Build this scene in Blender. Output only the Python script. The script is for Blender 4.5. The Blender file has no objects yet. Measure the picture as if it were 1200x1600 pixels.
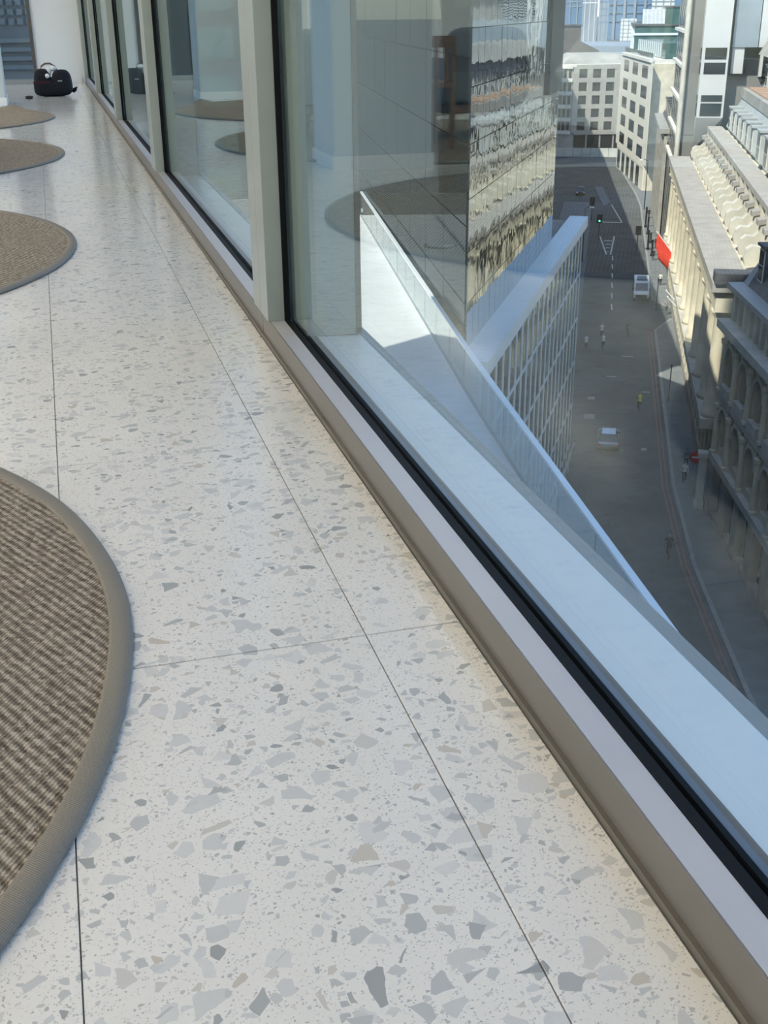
import bpy, bmesh, math, random
from mathutils import Matrix, Vector
random.seed(7)
scn = bpy.context.scene
COL = scn.collection
R = math.radians

# ---------------------------------------------------------------- camera
YAW, PITCH, ROLL, FPX = R(15.2595), R(23.594), R(-0.5807), 1800.0
_f = Vector((math.sin(YAW)*math.cos(PITCH), math.cos(YAW)*math.cos(PITCH), -math.sin(PITCH)))
_r = Vector((math.cos(YAW), -math.sin(YAW), 0)); _u = _r.cross(_f)
_r2 = math.cos(ROLL)*_r + math.sin(ROLL)*_u; _u2 = -math.sin(ROLL)*_r + math.cos(ROLL)*_u
cam = bpy.data.cameras.new('camera'); camo = bpy.data.objects.new('camera', cam); COL.objects.link(camo)
cam.sensor_fit = 'VERTICAL'; cam.sensor_height = 36.0; cam.lens = FPX/1600*36.0
cam.clip_start = 0.05; cam.clip_end = 6000
m = Matrix.Identity(4)
for i in range(3):
    m[i][0] = _r2[i]; m[i][1] = _u2[i]; m[i][2] = -_f[i]
m[0][3], m[1][3], m[2][3] = 0.0, 0.0, 1.0
camo.matrix_world = m
scn.camera = camo

# ---------------------------------------------------------------- light
SUN_AZ, SUN_EL = R(60), R(48)            # the light travels towards this azimuth (from +Y to +X)
SKY_STRENGTH, SUN_STRENGTH, LAMP = 0.35, 7.0, 14.5
scn.view_settings.view_transform = 'Standard'; scn.view_settings.look = 'None'
scn.view_settings.gamma = 1; scn.view_settings.use_curve_mapping = False
scn.view_settings.exposure = 0.0
scn.cycles.transparent_max_bounces = 24
scn.cycles.max_bounces = 8; scn.cycles.diffuse_bounces = 4; scn.cycles.glossy_bounces = 4
scn.cycles.sample_clamp_indirect = 6.0
w = bpy.data.worlds.new('world'); scn.world = w; w.use_nodes = True
nt = w.node_tree; nt.nodes.clear()
sky = nt.nodes.new('ShaderNodeTexSky'); sky.sky_type = 'NISHITA'; sky.sun_disc = False
sky.sun_elevation = SUN_EL; sky.sun_rotation = SUN_AZ + math.pi
sky.air_density = 1.0; sky.dust_density = 0.5; sky.ozone_density = 2.0
bg = nt.nodes.new('ShaderNodeBackground'); bg.inputs[1].default_value = SKY_STRENGTH
out = nt.nodes.new('ShaderNodeOutputWorld')
nt.links.new(sky.outputs[0], bg.inputs[0]); nt.links.new(bg.outputs[0], out.inputs[0])
sl = bpy.data.lights.new('sun', 'SUN'); sl.energy = SUN_STRENGTH; sl.angle = R(0.55); sl.color = (1.0, 0.93, 0.80)
so = bpy.data.objects.new('sun', sl); COL.objects.link(so)
so.rotation_euler = Vector((math.sin(SUN_AZ)*math.cos(SUN_EL), math.cos(SUN_AZ)*math.cos(SUN_EL), -math.sin(SUN_EL))).to_track_quat('-Z', 'Y').to_euler()
so.location = (0, 0, 80)

# ---------------------------------------------------------------- materials
MATS = {}
class NT:
    def __init__(s, name):
        s.m = bpy.data.materials.new(name); s.m.use_nodes = True; s.t = s.m.node_tree; s.t.nodes.clear()
        s.o = s.t.nodes.new('ShaderNodeOutputMaterial'); MATS[name] = s.m
    def n(s, typ, **kw):
        nd = s.t.nodes.new(typ)
        for k, v in kw.items(): setattr(nd, k, v)
        return nd
    def l(s, a, b): s.t.links.new(a, b)
    def math(s, op, a, b=None, c=None, clamp=False):
        nd = s.n('ShaderNodeMath', operation=op); nd.use_clamp = clamp
        for i, v in enumerate((a, b, c)):
            if v is None: continue
            if hasattr(v, 'is_linked'): s.l(v, nd.inputs[i])
            else: nd.inputs[i].default_value = v
        return nd.outputs[0]
    def mix(s, fac, a, b, typ='MIX'):
        nd = s.n('ShaderNodeMix', data_type='RGBA', blend_type=typ)
        for i, v in ((0, fac), (6, a), (7, b)):
            if hasattr(v, 'is_linked'): s.l(v, nd.inputs[i])
            elif i == 0: nd.inputs[0].default_value = v
            else: nd.inputs[i].default_value = (*v, 1)
        return nd.outputs[2]
    def ramp(s, fac, stops, interp='LINEAR'):
        nd = s.n('ShaderNodeValToRGB'); nd.color_ramp.interpolation = interp
        el = nd.color_ramp.elements
        while len(el) < len(stops): el.new(0.5)
        for e, (p, c) in zip(el, stops): e.position = p; e.color = (*c, 1)
        s.l(fac, nd.inputs[0]); return nd.outputs[0]
    def noise(s, vec, scale, detail=3, rough=0.55):
        nd = s.n('ShaderNodeTexNoise'); nd.inputs['Scale'].default_value = scale
        nd.inputs['Detail'].default_value = detail; nd.inputs['Roughness'].default_value = rough
        if vec is not None: s.l(vec, nd.inputs['Vector'])
        return nd
    def pos(s): return s.n('ShaderNodeNewGeometry').outputs['Position']
    def obj(s): return s.n('ShaderNodeTexCoord').outputs['Object']
    def bsdf(s, color, rough=0.6, metal=0.0, spec=0.5, bump=None, bstr=0.3, bdist=0.01):
        p = s.n('ShaderNodeBsdfPrincipled')
        if hasattr(color, 'is_linked'): s.l(color, p.inputs['Base Color'])
        else: p.inputs['Base Color'].default_value = (*color, 1)
        if hasattr(rough, 'is_linked'): s.l(rough, p.inputs['Roughness'])
        else: p.inputs['Roughness'].default_value = rough
        p.inputs['Metallic'].default_value = metal; p.inputs['Specular IOR Level'].default_value = spec
        if bump is not None:
            b = s.n('ShaderNodeBump'); b.inputs['Strength'].default_value = bstr; b.inputs['Distance'].default_value = bdist
            s.l(bump, b.inputs['Height']); s.l(b.outputs[0], p.inputs['Normal'])
        s.l(p.outputs[0], s.o.inputs[0]); return p

def plain(name, color, rough=0.6, metal=0.0, spec=0.5, var=0.12, scale=3.0, bump=0.0, world=True):
    t = NT(name); v = t.pos() if world else t.obj()
    nz = t.noise(v, scale, 4)
    dark = tuple(c*(1-var) for c in color); lite = tuple(min(1, c*(1+var)) for c in color)
    c = t.ramp(nz.outputs['Fac'], [(0.3, dark), (0.7, lite)])
    t.bsdf(c, rough, metal, spec, nz.outputs['Fac'] if bump else None, bump, 0.02)
    return t.m

def emis(name, color, strength):
    t = NT(name); e = t.n('ShaderNodeEmission'); e.inputs[0].default_value = (*color, 1); e.inputs[1].default_value = strength
    t.l(e.outputs[0], t.o.inputs[0])

def glass(name, tint, r0, refl=(1, 1, 1), power=5.0, rough=0.0):
    t = NT(name)
    lw = t.n('ShaderNodeLayerWeight'); lw.inputs[0].default_value = 0.5
    p = t.math('POWER', lw.outputs['Facing'], power)
    f = t.math('MULTIPLY_ADD', p, 1-r0, r0)
    tr = t.n('ShaderNodeBsdfTransparent'); tr.inputs[0].default_value = (*tint, 1)
    gl = t.n('ShaderNodeBsdfGlossy'); gl.inputs['Roughness'].default_value = rough; gl.inputs['Color'].default_value = (*refl, 1)
    mx = t.n('ShaderNodeMixShader'); t.l(f, mx.inputs[0]); t.l(tr.outputs[0], mx.inputs[1]); t.l(gl.outputs[0], mx.inputs[2])
    t.l(mx.outputs[0], t.o.inputs[0])

def terrazzo():
    t = NT('terrazzo'); P = t.pos()
    wob = t.noise(P, 22, 2); add = t.n('ShaderNodeVectorMath', operation='MULTIPLY_ADD')
    t.l(wob.outputs['Color'], add.inputs[0]); add.inputs[1].default_value = (0.016, 0.016, 0); t.l(P, add.inputs[2])
    cloud = t.noise(P, 2.2, 4)
    fine = t.noise(P, 160, 3)
    col = t.ramp(cloud.outputs['Fac'], [(0.3, (0.79, 0.775, 0.73)), (0.7, (0.85, 0.835, 0.79))])
    col = t.mix(t.ramp(fine.outputs['Fac'], [(0.55, (0, 0, 0)), (0.72, (1, 1, 1))]), col, (0.75, 0.75, 0.735))
    vein = t.noise(P, 60, 5, 0.7)
    def layer(col, scale, keep, t0, t1, ramp, vec, off, veins=0.5):
        mp = t.n('ShaderNodeMapping'); mp.inputs['Location'].default_value = (off, off*1.7, 0); t.l(vec, mp.inputs[0])
        a = t.n('ShaderNodeTexVoronoi', voronoi_dimensions='2D', feature='F1'); a.inputs['Scale'].default_value = scale
        b = t.n('ShaderNodeTexVoronoi', voronoi_dimensions='2D', feature='DISTANCE_TO_EDGE'); b.inputs['Scale'].default_value = scale
        t.l(mp.outputs[0], a.inputs['Vector']); t.l(mp.outputs[0], b.inputs['Vector'])
        sp = t.n('ShaderNodeSeparateColor'); t.l(a.outputs['Color'], sp.inputs[0])
        thr = t.math('MULTIPLY_ADD', sp.outputs[1], t1-t0, t0)
        inside = t.math('MULTIPLY', t.math('SUBTRACT', b.outputs['Distance'], thr), 60, clamp=True)
        kp = t.math('LESS_THAN', sp.outputs[0], keep)
        msk = t.math('MULTIPLY', inside, kp, clamp=True)
        cc = t.ramp(sp.outputs[2], ramp)
        cc = t.mix(t.math('MULTIPLY', vein.outputs['Fac'], veins), cc, t.mix(0.5, cc, (0.36, 0.37, 0.385)))
        return t.mix(msk, col, cc)
    V = add.outputs[0]
    greys = [(0.0, (0.36, 0.375, 0.37)), (0.15, (0.49, 0.51, 0.505)), (0.45, (0.60, 0.615, 0.605)), (0.8, (0.69, 0.70, 0.685)), (0.93, (0.63, 0.58, 0.50)), (1.0, (0.72, 0.71, 0.68))]
    pales = [(0.0, (0.66, 0.67, 0.655)), (1.0, (0.77, 0.765, 0.74))]
    darks = [(0.0, (0.46, 0.455, 0.44)), (0.5, (0.58, 0.575, 0.56)), (1.0, (0.68, 0.67, 0.65))]
    col = layer(col, 300, 0.22, 0.12, 0.34, darks, P, 3.1, 0.2)
    col = layer(col, 130, 0.16, 0.16, 0.36, darks, P, 7.7, 0.2)
    col = layer(col, 25, 0.22, 0.09, 0.30, pales, V, 11.3, 0.6)
    col = layer(col, 58, 0.22, 0.12, 0.34, greys, V, 23.9)
    col = layer(col, 29, 0.30, 0.13, 0.40, greys, V, 2.2)
    t.bsdf(col, 0.13, 0, 0.5)
terrazzo()

def rugmat():
    t = NT('rug_weave'); P = t.pos()
    mp = t.n('ShaderNodeMapping'); mp.inputs['Rotation'].default_value = (0, 0, R(62)); t.l(P, mp.inputs[0])
    dist = t.noise(mp.outputs[0], 14, 2); md = t.n('ShaderNodeVectorMath', operation='MULTIPLY_ADD')
    t.l(dist.outputs['Color'], md.inputs[0]); md.inputs[1].default_value = (0.004, 0.006, 0); t.l(mp.outputs[0], md.inputs[2])
    sx = t.n('ShaderNodeSeparateXYZ'); t.l(md.outputs[0], sx.inputs[0])
    rib = t.math('SINE', t.math('MULTIPLY', sx.outputs[1], 2*math.pi/0.0172))
    rib01 = t.math('MULTIPLY_ADD', rib, 0.5, 0.5)
    slant = t.math('ADD', sx.outputs[0], t.math('MULTIPLY', sx.outputs[1], 0.55))
    tw = t.math('SINE', t.math('MULTIPLY', slant, 2*math.pi/0.0072))
    tw01 = t.math('MULTIPLY_ADD', tw, 0.5, 0.5)
    fib = t.noise(mp.outputs[0], 230, 4, 0.75)
    kn = t.n('ShaderNodeTexVoronoi', voronoi_dimensions='2D', feature='F1'); kn.inputs['Scale'].default_value = 120; t.l(md.outputs[0], kn.inputs['Vector'])
    ks = t.n('ShaderNodeSeparateColor'); t.l(kn.outputs['Color'], ks.inputs[0])
    h = t.math('ADD', t.math('MULTIPLY', rib01, 0.40), t.math('ADD', t.math('MULTIPLY', tw01, 0.26), t.math('MULTIPLY_ADD', fib.outputs['Fac'], 0.85, t.math('MULTIPLY_ADD', ks.outputs[0], 0.36, -0.24))))
    c = t.ramp(h, [(0.18, (0.075, 0.055, 0.038)), (0.45, (0.195, 0.155, 0.112)), (0.75, (0.35, 0.29, 0.22)), (1.0, (0.66, 0.58, 0.46))])
    t.bsdf(c, 0.85, 0, 0.2, h, 1.0, 0.006)
rugmat()
def bindmat():
    t = NT('rug_binding'); P = t.pos()
    sx = t.n('ShaderNodeSeparateXYZ'); t.l(P, sx.inputs[0])
    d = t.math('SINE', t.math('MULTIPLY', t.math('ADD', sx.outputs[0], sx.outputs[1]), 2*math.pi/0.0045))
    nz = t.noise(P, 300, 3)
    h = t.math('ADD', t.math('MULTIPLY', d, 0.35), nz.outputs['Fac'])
    c = t.ramp(h, [(0.2, (0.165, 0.145, 0.118)), (0.8, (0.27, 0.245, 0.205))])
    t.bsdf(c, 0.5, 0, 0.6, h, 0.5, 0.0015)
bindmat()
# interior
plain('frame_metal', (0.385, 0.42, 0.40), 0.34, 0.35, 0.5, 0.02, 8)
plain('skirting_metal', (0.17, 0.155, 0.135), 0.45, 0.2, 0.5, 0.04, 8)
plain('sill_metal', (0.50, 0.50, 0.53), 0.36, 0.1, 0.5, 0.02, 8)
plain('sill_metal_shaded', (0.20, 0.183, 0.168), 0.42, 0.2, 0.4, 0.03, 8)  # the sill's metal again, darkened: shade of its room side put into the colour
plain('gasket', (0.008, 0.009, 0.012), 0.65, 0, 0.15, 0.1, 20)
plain('spacer', (0.16, 0.14, 0.12), 0.4, 0.3, 0.5, 0.05, 20)
plain('outer_frame', (0.16, 0.19, 0.23), 0.4, 0.3, 0.5, 0.05, 10)
plain('ledge_metal', (0.70, 0.74, 0.78), 0.42, 0.0, 0.5, 0.03, 2.5)
plain('lip_metal', (0.30, 0.31, 0.31), 0.5, 0.1, 0.5, 0.05, 6)
plain('fin_metal', (0.34, 0.37, 0.365), 0.45, 0.15, 0.5, 0.03, 5)
glass('window_glass', (0.925, 0.96, 0.955), 0.018, (0.72, 0.79, 0.78))
glass('screen_glass', (0.82, 0.90, 0.90), 0.06, (0.92, 0.95, 0.95), 2.6)
plain('white_paint', (0.80, 0.81, 0.82), 0.5, 0, 0.4, 0.02, 2)
plain('ceiling_white', (0.78, 0.78, 0.77), 0.7, 0, 0.3, 0.02, 2)
plain('column_paint', (0.55, 0.60, 0.63), 0.5, 0, 0.4, 0.03, 2)
plain('grout', (0.27, 0.265, 0.25), 0.8, 0, 0.2, 0.1, 60)
plain('bronze_frame', (0.13, 0.115, 0.10), 0.4, 0.4, 0.5, 0.05, 8)
plain('bag_fabric', (0.012, 0.014, 0.02), 0.75, 0, 0.3, 0.3, 60, 0.3)
plain('bag_trim', (0.09, 0.012, 0.02), 0.7, 0, 0.3, 0.2, 60)
plain('handle_leather', (0.14, 0.10, 0.075), 0.6, 0, 0.4, 0.2, 60)
plain('silver_print', (0.45, 0.48, 0.5), 0.4, 0.3, 0.5, 0.1, 60)
plain('paper_white', (0.85, 0.86, 0.86), 0.6, 0, 0.4, 0.06, 40, 0.4)
plain('black_plastic', (0.02, 0.02, 0.022), 0.35, 0, 0.5, 0.1, 30)
plain('beige_fabric', (0.44, 0.40, 0.34), 0.9, 0, 0.2, 0.12, 120, 0.2)
plain('grey_fabric', (0.20, 0.21, 0.25), 0.9, 0, 0.2, 0.12, 120, 0.2)
plain('wood', (0.24, 0.13, 0.075), 0.45, 0, 0.5, 0.25, 9)
plain('pale_wood', (0.36, 0.27, 0.19), 0.5, 0, 0.4, 0.2, 9)
emis('lamp_glow', (1.0, 0.85, 0.66), LAMP)
# exterior
plain('asphalt', (0.098, 0.103, 0.105), 0.85, 0, 0.3, 0.22, 0.25, 0.1)
plain('paving', (0.17, 0.18, 0.185), 0.8, 0, 0.3, 0.14, 0.6)
plain('kerb_stone', (0.27, 0.27, 0.265), 0.8, 0, 0.3, 0.12, 2)
plain('road_paint', (0.62, 0.62, 0.60), 0.7, 0, 0.3, 0.2, 3)
plain('red_paint', (0.24, 0.115, 0.105), 0.7, 0, 0.3, 0.2, 3)
plain('stone_cream', (0.58, 0.52, 0.405), 0.85, 0, 0.2, 0.16, 0.7, 0.15)
plain('stone_pale', (0.50, 0.475, 0.41), 0.85, 0, 0.2, 0.14, 0.7, 0.15)
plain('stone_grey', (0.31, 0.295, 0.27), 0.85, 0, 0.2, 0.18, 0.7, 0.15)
plain('stone_dark', (0.215, 0.205, 0.19), 0.85, 0, 0.2, 0.2, 0.7, 0.15)
plain('stone_mid', (0.36, 0.335, 0.30), 0.85, 0, 0.2, 0.12, 0.7)
plain('stone_white', (0.62, 0.60, 0.54), 0.8, 0, 0.2, 0.06, 0.7)
plain('cladding_grey', (0.18, 0.176, 0.168), 0.55, 0, 0.4, 0.1, 0.4)
plain('cladding_white', (0.50, 0.50, 0.485), 0.45, 0.05, 0.5, 0.04, 0.4)
plain('metal_blue', (0.28, 0.32, 0.36), 0.35, 0.4, 0.5, 0.08, 0.4)
plain('slate', (0.085, 0.085, 0.09), 0.7, 0, 0.4, 0.25, 1.2, 0.2)
plain('lead_roof', (0.35, 0.365, 0.36), 0.55, 0.1, 0.4, 0.12, 0.6)
plain('flat_roof', (0.30, 0.29, 0.265), 0.9, 0, 0.2, 0.2, 0.3)
plain('rust_roof', (0.36, 0.24, 0.17), 0.9, 0, 0.2, 0.3, 0.4)
plain('brown_block', (0.13, 0.115, 0.105), 0.85, 0, 0.2, 0.12, 0.3)
plain('terrace_paving', (0.60, 0.61, 0.60), 0.7, 0, 0.3, 0.06, 0.3)
plain('coping_metal', (0.58, 0.63, 0.66), 0.45, 0.1, 0.5, 0.04, 0.4)
plain('rail_metal', (0.78, 0.80, 0.82), 0.35, 0.1, 0.5, 0.03, 0.4)
plain('dark_metal', (0.022, 0.024, 0.027), 0.45, 0.2, 0.4, 0.1, 2)
plain('pane_dark', (0.022, 0.027, 0.031), 0.12, 0, 0.3, 0.2, 0.4)
plain('pane_teal', (0.05, 0.105, 0.10), 0.10, 0, 0.6, 0.2, 0.4)
plain('tower_skin', (0.26, 0.28, 0.30), 0.5, 0.1, 0.5, 0.06, 0.3)
def mirrorglass(name, base, refl, r0, wav, scale, rmax=1.0):
    t = NT(name); P = t.pos()
    nz = t.noise(P, scale, 2)
    b = t.n('ShaderNodeBump'); b.inputs['Strength'].default_value = 1.0; b.inputs['Distance'].default_value = wav; t.l(nz.outputs['Fac'], b.inputs['Height'])
    lw = t.n('ShaderNodeLayerWeight'); lw.inputs[0].default_value = 0.5
    f = t.math('MULTIPLY_ADD', t.math('POWER', lw.outputs['Facing'], 3.0), rmax-r0, r0)
    d = t.n('ShaderNodeBsdfDiffuse'); d.inputs[0].default_value = (*base, 1)
    g = t.n('ShaderNodeBsdfGlossy'); g.inputs['Roughness'].default_value = 0.015; g.inputs['Color'].default_value = (*refl, 1); t.l(b.outputs[0], g.inputs['Normal'])
    mx = t.n('ShaderNodeMixShader'); t.l(f, mx.inputs[0]); t.l(d.outputs[0], mx.inputs[1]); t.l(g.outputs[0], mx.inputs[2])
    t.l(mx.outputs[0], t.o.inputs[0])
mirrorglass('facade_mirror', (0.03, 0.035, 0.038), (0.86, 0.92, 0.92), 0.34, 0.012, 0.6)
mirrorglass('facade_dark', (0.02, 0.025, 0.027), (0.55, 0.62, 0.64), 0.08, 0.004, 0.5, 0.30)
mirrorglass('fin_pane', (0.05, 0.06, 0.07), (0.50, 0.58, 0.64), 0.12, 0.004, 0.5, 0.55)
# skyline, vehicles, people
plain('sky_tower_hazed', (0.10, 0.17, 0.27), 0.3, 0, 0.5, 0.15, 0.02)  # blue of the distant haze put into the base colour
plain('sky_tower_pale', (0.52, 0.52, 0.50), 0.6, 0, 0.4, 0.1, 0.02)
plain('sky_tower_grey', (0.20, 0.23, 0.27), 0.5, 0, 0.4, 0.1, 0.02)
plain('leaf_green', (0.06, 0.10, 0.04), 0.8, 0, 0.2, 0.4, 0.6)
plain('van_white', (0.92, 0.93, 0.92), 0.3, 0, 0.5, 0.03, 2)
plain('car_grey', (0.25, 0.28, 0.31), 0.25, 0.5, 0.6, 0.03, 2)
plain('car_dark', (0.03, 0.03, 0.032), 0.25, 0.3, 0.6, 0.03, 2)
plain('car_glass', (0.03, 0.045, 0.05), 0.06, 0, 0.7, 0.05, 2)
plain('tyre', (0.015, 0.015, 0.015), 0.8, 0, 0.3, 0.1, 6)
plain('lamp_red', (0.4, 0.03, 0.02), 0.3, 0, 0.5, 0.05, 6)
plain('flag_red', (0.62, 0.055, 0.035), 0.75, 0, 0.2, 0.1, 2)
plain('sign_red', (0.60, 0.05, 0.05), 0.5, 0, 0.3, 0.05, 2)
plain('sign_white', (0.8, 0.8, 0.8), 0.5, 0, 0.3, 0.02, 2)
plain('hoarding', (0.55, 0.56, 0.52), 0.7, 0, 0.3, 0.1, 0.5)
plain('skin', (0.45, 0.28, 0.2), 0.6, 0, 0.3, 0.05, 6)
emis('signal_green', (0.1, 1.0, 0.55), 6.0)
def personmat(name, top, legs, hair):
    t = NT(name); sp = t.n('ShaderNodeSeparateXYZ'); t.l(t.obj(), sp.inputs[0])
    z = t.math('DIVIDE', sp.outputs[2], 1.8)
    c = t.ramp(z, [(0.0, (0.02, 0.02, 0.02)), (0.045, legs), (0.50, top), (0.83, (0.45, 0.29, 0.21)), (0.935, hair)], 'CONSTANT')
    t.bsdf(c, 0.8, 0, 0.2)
personmat('clothes_dark', (0.025, 0.027, 0.03), (0.02, 0.022, 0.028), (0.03, 0.02, 0.015))
personmat('clothes_white', (0.62, 0.62, 0.60), (0.03, 0.035, 0.045), (0.04, 0.03, 0.02))
personmat('clothes_grey', (0.22, 0.22, 0.21), (0.05, 0.055, 0.07), (0.05, 0.035, 0.02))
personmat('clothes_yellow', (0.55, 0.50, 0.04), (0.03, 0.03, 0.04), (0.05, 0.035, 0.02))
personmat('clothes_red', (0.5, 0.10, 0.09), (0.04, 0.04, 0.05), (0.05, 0.035, 0.02))

# ---------------------------------------------------------------- mesh helpers
class MB:
    def __init__(s): s.v = []; s.f = []
    def add(s, vs, fs):
        k = len(s.v); s.v += [tuple(p) for p in vs]; s.f += [tuple(i+k for i in f) for f in fs]; return s
    def box(s, x0, x1, y0, y1, z0, z1):
        return s.add([(x0,y0,z0),(x1,y0,z0),(x1,y1,z0),(x0,y1,z0),(x0,y0,z1),(x1,y0,z1),(x1,y1,z1),(x0,y1,z1)],
                     [(3,2,1,0),(4,5,6,7),(0,1,5,4),(1,2,6,5),(2,3,7,6),(3,0,4,7)])
    def hexa(s, p):   # 8 points: bottom loop, then top loop
        return s.add(p, [(3,2,1,0),(4,5,6,7),(0,1,5,4),(1,2,6,5),(2,3,7,6),(3,0,4,7)])
    def prism(s, pts, z0, z1):
        n = len(pts)
        return s.add([(x,y,z0) for x,y in pts]+[(x,y,z1) for x,y in pts],
                     [tuple(range(n-1,-1,-1)), tuple(range(n,2*n))]+[(i,(i+1)%n,n+(i+1)%n,n+i) for i in range(n)])
    def extr(s, prof, y0, y1):   # profile in x,z extruded along y
        n = len(prof)
        return s.add([(x,y0,z) for x,z in prof]+[(x,y1,z) for x,z in prof],
                     [tuple(range(n)), tuple(range(2*n-1,n-1,-1))]+[(i,n+i,n+(i+1)%n,(i+1)%n) for i in range(n)])
    def extx(s, prof, x0, x1):   # profile in y,z extruded along x
        n = len(prof)
        return s.add([(x0,y,z) for y,z in prof]+[(x1,y,z) for y,z in prof],
                     [tuple(range(n-1,-1,-1)), tuple(range(n,2*n))]+[(i,(i+1)%n,n+(i+1)%n,n+i) for i in range(n)])
    def lathe(s, prof, n=16, cx=0, cy=0, cz=0):
        vs = []; fs = []
        for r, z in prof:
            for k in range(n):
                a = 2*math.pi*k/n; vs.append((cx+r*math.cos(a), cy+r*math.sin(a), cz+z))
        for j in range(len(prof)-1):
            for k in range(n):
                fs.append((j*n+k, j*n+(k+1)%n, (j+1)*n+(k+1)%n, (j+1)*n+k))
        fs.append(tuple(range(n-1,-1,-1))); fs.append(tuple((len(prof)-1)*n+k for k in range(n)))
        return s.add(vs, fs)
    def tube(s, pts, r, n=8):
        pts = [Vector(p) for p in pts]; vs = []; fs = []
        rr = r if isinstance(r, (list, tuple)) else [r]*len(pts)
        for i, p in enumerate(pts):
            d = (pts[min(i+1, len(pts)-1)]-pts[max(i-1, 0)]).normalized()
            a = d.cross(Vector((0,0,1)) if abs(d.z) < 0.9 else Vector((1,0,0))).normalized(); b = d.cross(a)
            for k in range(n):
                t = 2*math.pi*k/n; vs.append(p+rr[i]*(math.cos(t)*a+math.sin(t)*b))
        for i in range(len(pts)-1):
            for k in range(n): fs.append((i*n+k, i*n+(k+1)%n, (i+1)*n+(k+1)%n, (i+1)*n+k))
        fs.append(tuple(range(n-1,-1,-1))); fs.append(tuple((len(pts)-1)*n+k for k in range(n)))
        return s.add(vs, fs)
    def cylx(s, cx, cy, cz, r, hw, n=14):   # disc with its axis along x
        vs = [(cx+e*hw, cy+r*math.cos(2*math.pi*k/n), cz+r*math.sin(2*math.pi*k/n)) for e in (-1,1) for k in range(n)]
        return s.add(vs, [tuple(range(n-1,-1,-1)), tuple(range(n,2*n))]+[(k,(k+1)%n,n+(k+1)%n,n+k) for k in range(n)])
    def mesh(s, name, mat):
        me = bpy.data.meshes.new(name); me.from_pydata(s.v, [], s.f); me.update()
        bm = bmesh.new(); bm.from_mesh(me); bmesh.ops.recalc_face_normals(bm, faces=bm.faces); bm.to_mesh(me); bm.free()
        me.materials.append(MATS[mat]); return me
    def build(s, name, mat, parent=None, loc=(0,0,0), rz=0.0, smooth=False, bevel=0.0):
        me = s.mesh(name, mat)
        if smooth:
            for p in me.polygons: p.use_smooth = True
        o = put(name, me, parent, loc, rz)
        if bevel:
            md = o.modifiers.new('bevel', 'BEVEL'); md.width = bevel; md.segments = 2; md.limit_method = 'ANGLE'
        return o
def put(name, me, parent=None, loc=(0,0,0), rz=0.0):
    o = bpy.data.objects.new(name, me); COL.objects.link(o)
    o.parent = parent; o.location = loc; o.rotation_euler = (0,0,rz); return o
def tag(o, label=None, cat=None, group=None, kind=None):
    if label: o['label'] = label
    if cat: o['category'] = cat
    if group: o['group'] = group
    if kind: o['kind'] = kind
    return o
def thing(name, label=None, cat=None, loc=(0,0,0), rz=0.0, group=None, kind=None):
    return tag(put(name, None, None, loc, rz), label, cat, group, kind)
def struct(name, label=None, loc=(0,0,0), rz=0.0):
    return tag(put(name, None, None, loc, rz), label, None, None, 'structure')
def copy_tree(o, parent=None):
    c = o.copy(); COL.objects.link(c); c.parent = parent
    for ch in list(o.children): copy_tree(ch, c)
    return c

# ================================================================ THE ROOM
FACE = 0.605          # room face of the window frame
GLX = 0.679           # room side of the glass
YB, YF, XL, HC = -6.2, 19.40, -9.0, 3.0
# floor: terrazzo tiles laid in a grid, each its own piece
TY0, TL = 1.706-0.994*8, 0.9935
TX = [0.602, 0.4295, -0.0755] + [-0.0755-0.505*k for k in range(1, 19)]
fl = struct('floor', 'white terrazzo floor with grey stone chips')
MB().box(XL, 0.66, YB, YF, -0.20, -0.0045).build('screed', 'grout', fl)
tile_mesh = {}
row = 0; y = TY0
while y < YF-0.02:
    y1 = min(y+TL, YF)
    for i in range(len(TX)-1):
        x1, x0 = TX[i], TX[i+1]
        if x0 < XL: continue
        if (i > 4 and y < 8) or i > 8: continue
        g, gy = 0.0010, 0.0017
        key = (round(x1-x0, 4), round(y1-y, 4))
        if key not in tile_mesh:
            w_, l_ = x1-x0-2*g, y1-y-2*gy; b = 0.0007
            q = MB().hexa([(0,0,-0.004),(w_,0,-0.004),(w_,l_,-0.004),(0,l_,-0.004),(0,0,-b),(w_,0,-b),(w_,l_,-b),(0,l_,-b)])
            q = MB().add([(0,0,-0.004),(w_,0,-0.004),(w_,l_,-0.004),(0,l_,-0.004),(0,0,-b),(w_,0,-b),(w_,l_,-b),(0,l_,-b),(b,b,0),(w_-b,b,0),(w_-b,l_-b,0),(b,l_-b,0)],
                         [(3,2,1,0),(0,1,5,4),(1,2,6,5),(2,3,7,6),(3,0,4,7),(4,5,9,8),(5,6,10,9),(6,7,11,10),(7,4,8,11),(8,9,10,11)])
            tile_mesh[key] = q.mesh('tile', 'terrazzo')
        put('tile', tile_mesh[key], fl, (x0+g, y+gy, 0))
    y += TL
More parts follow.
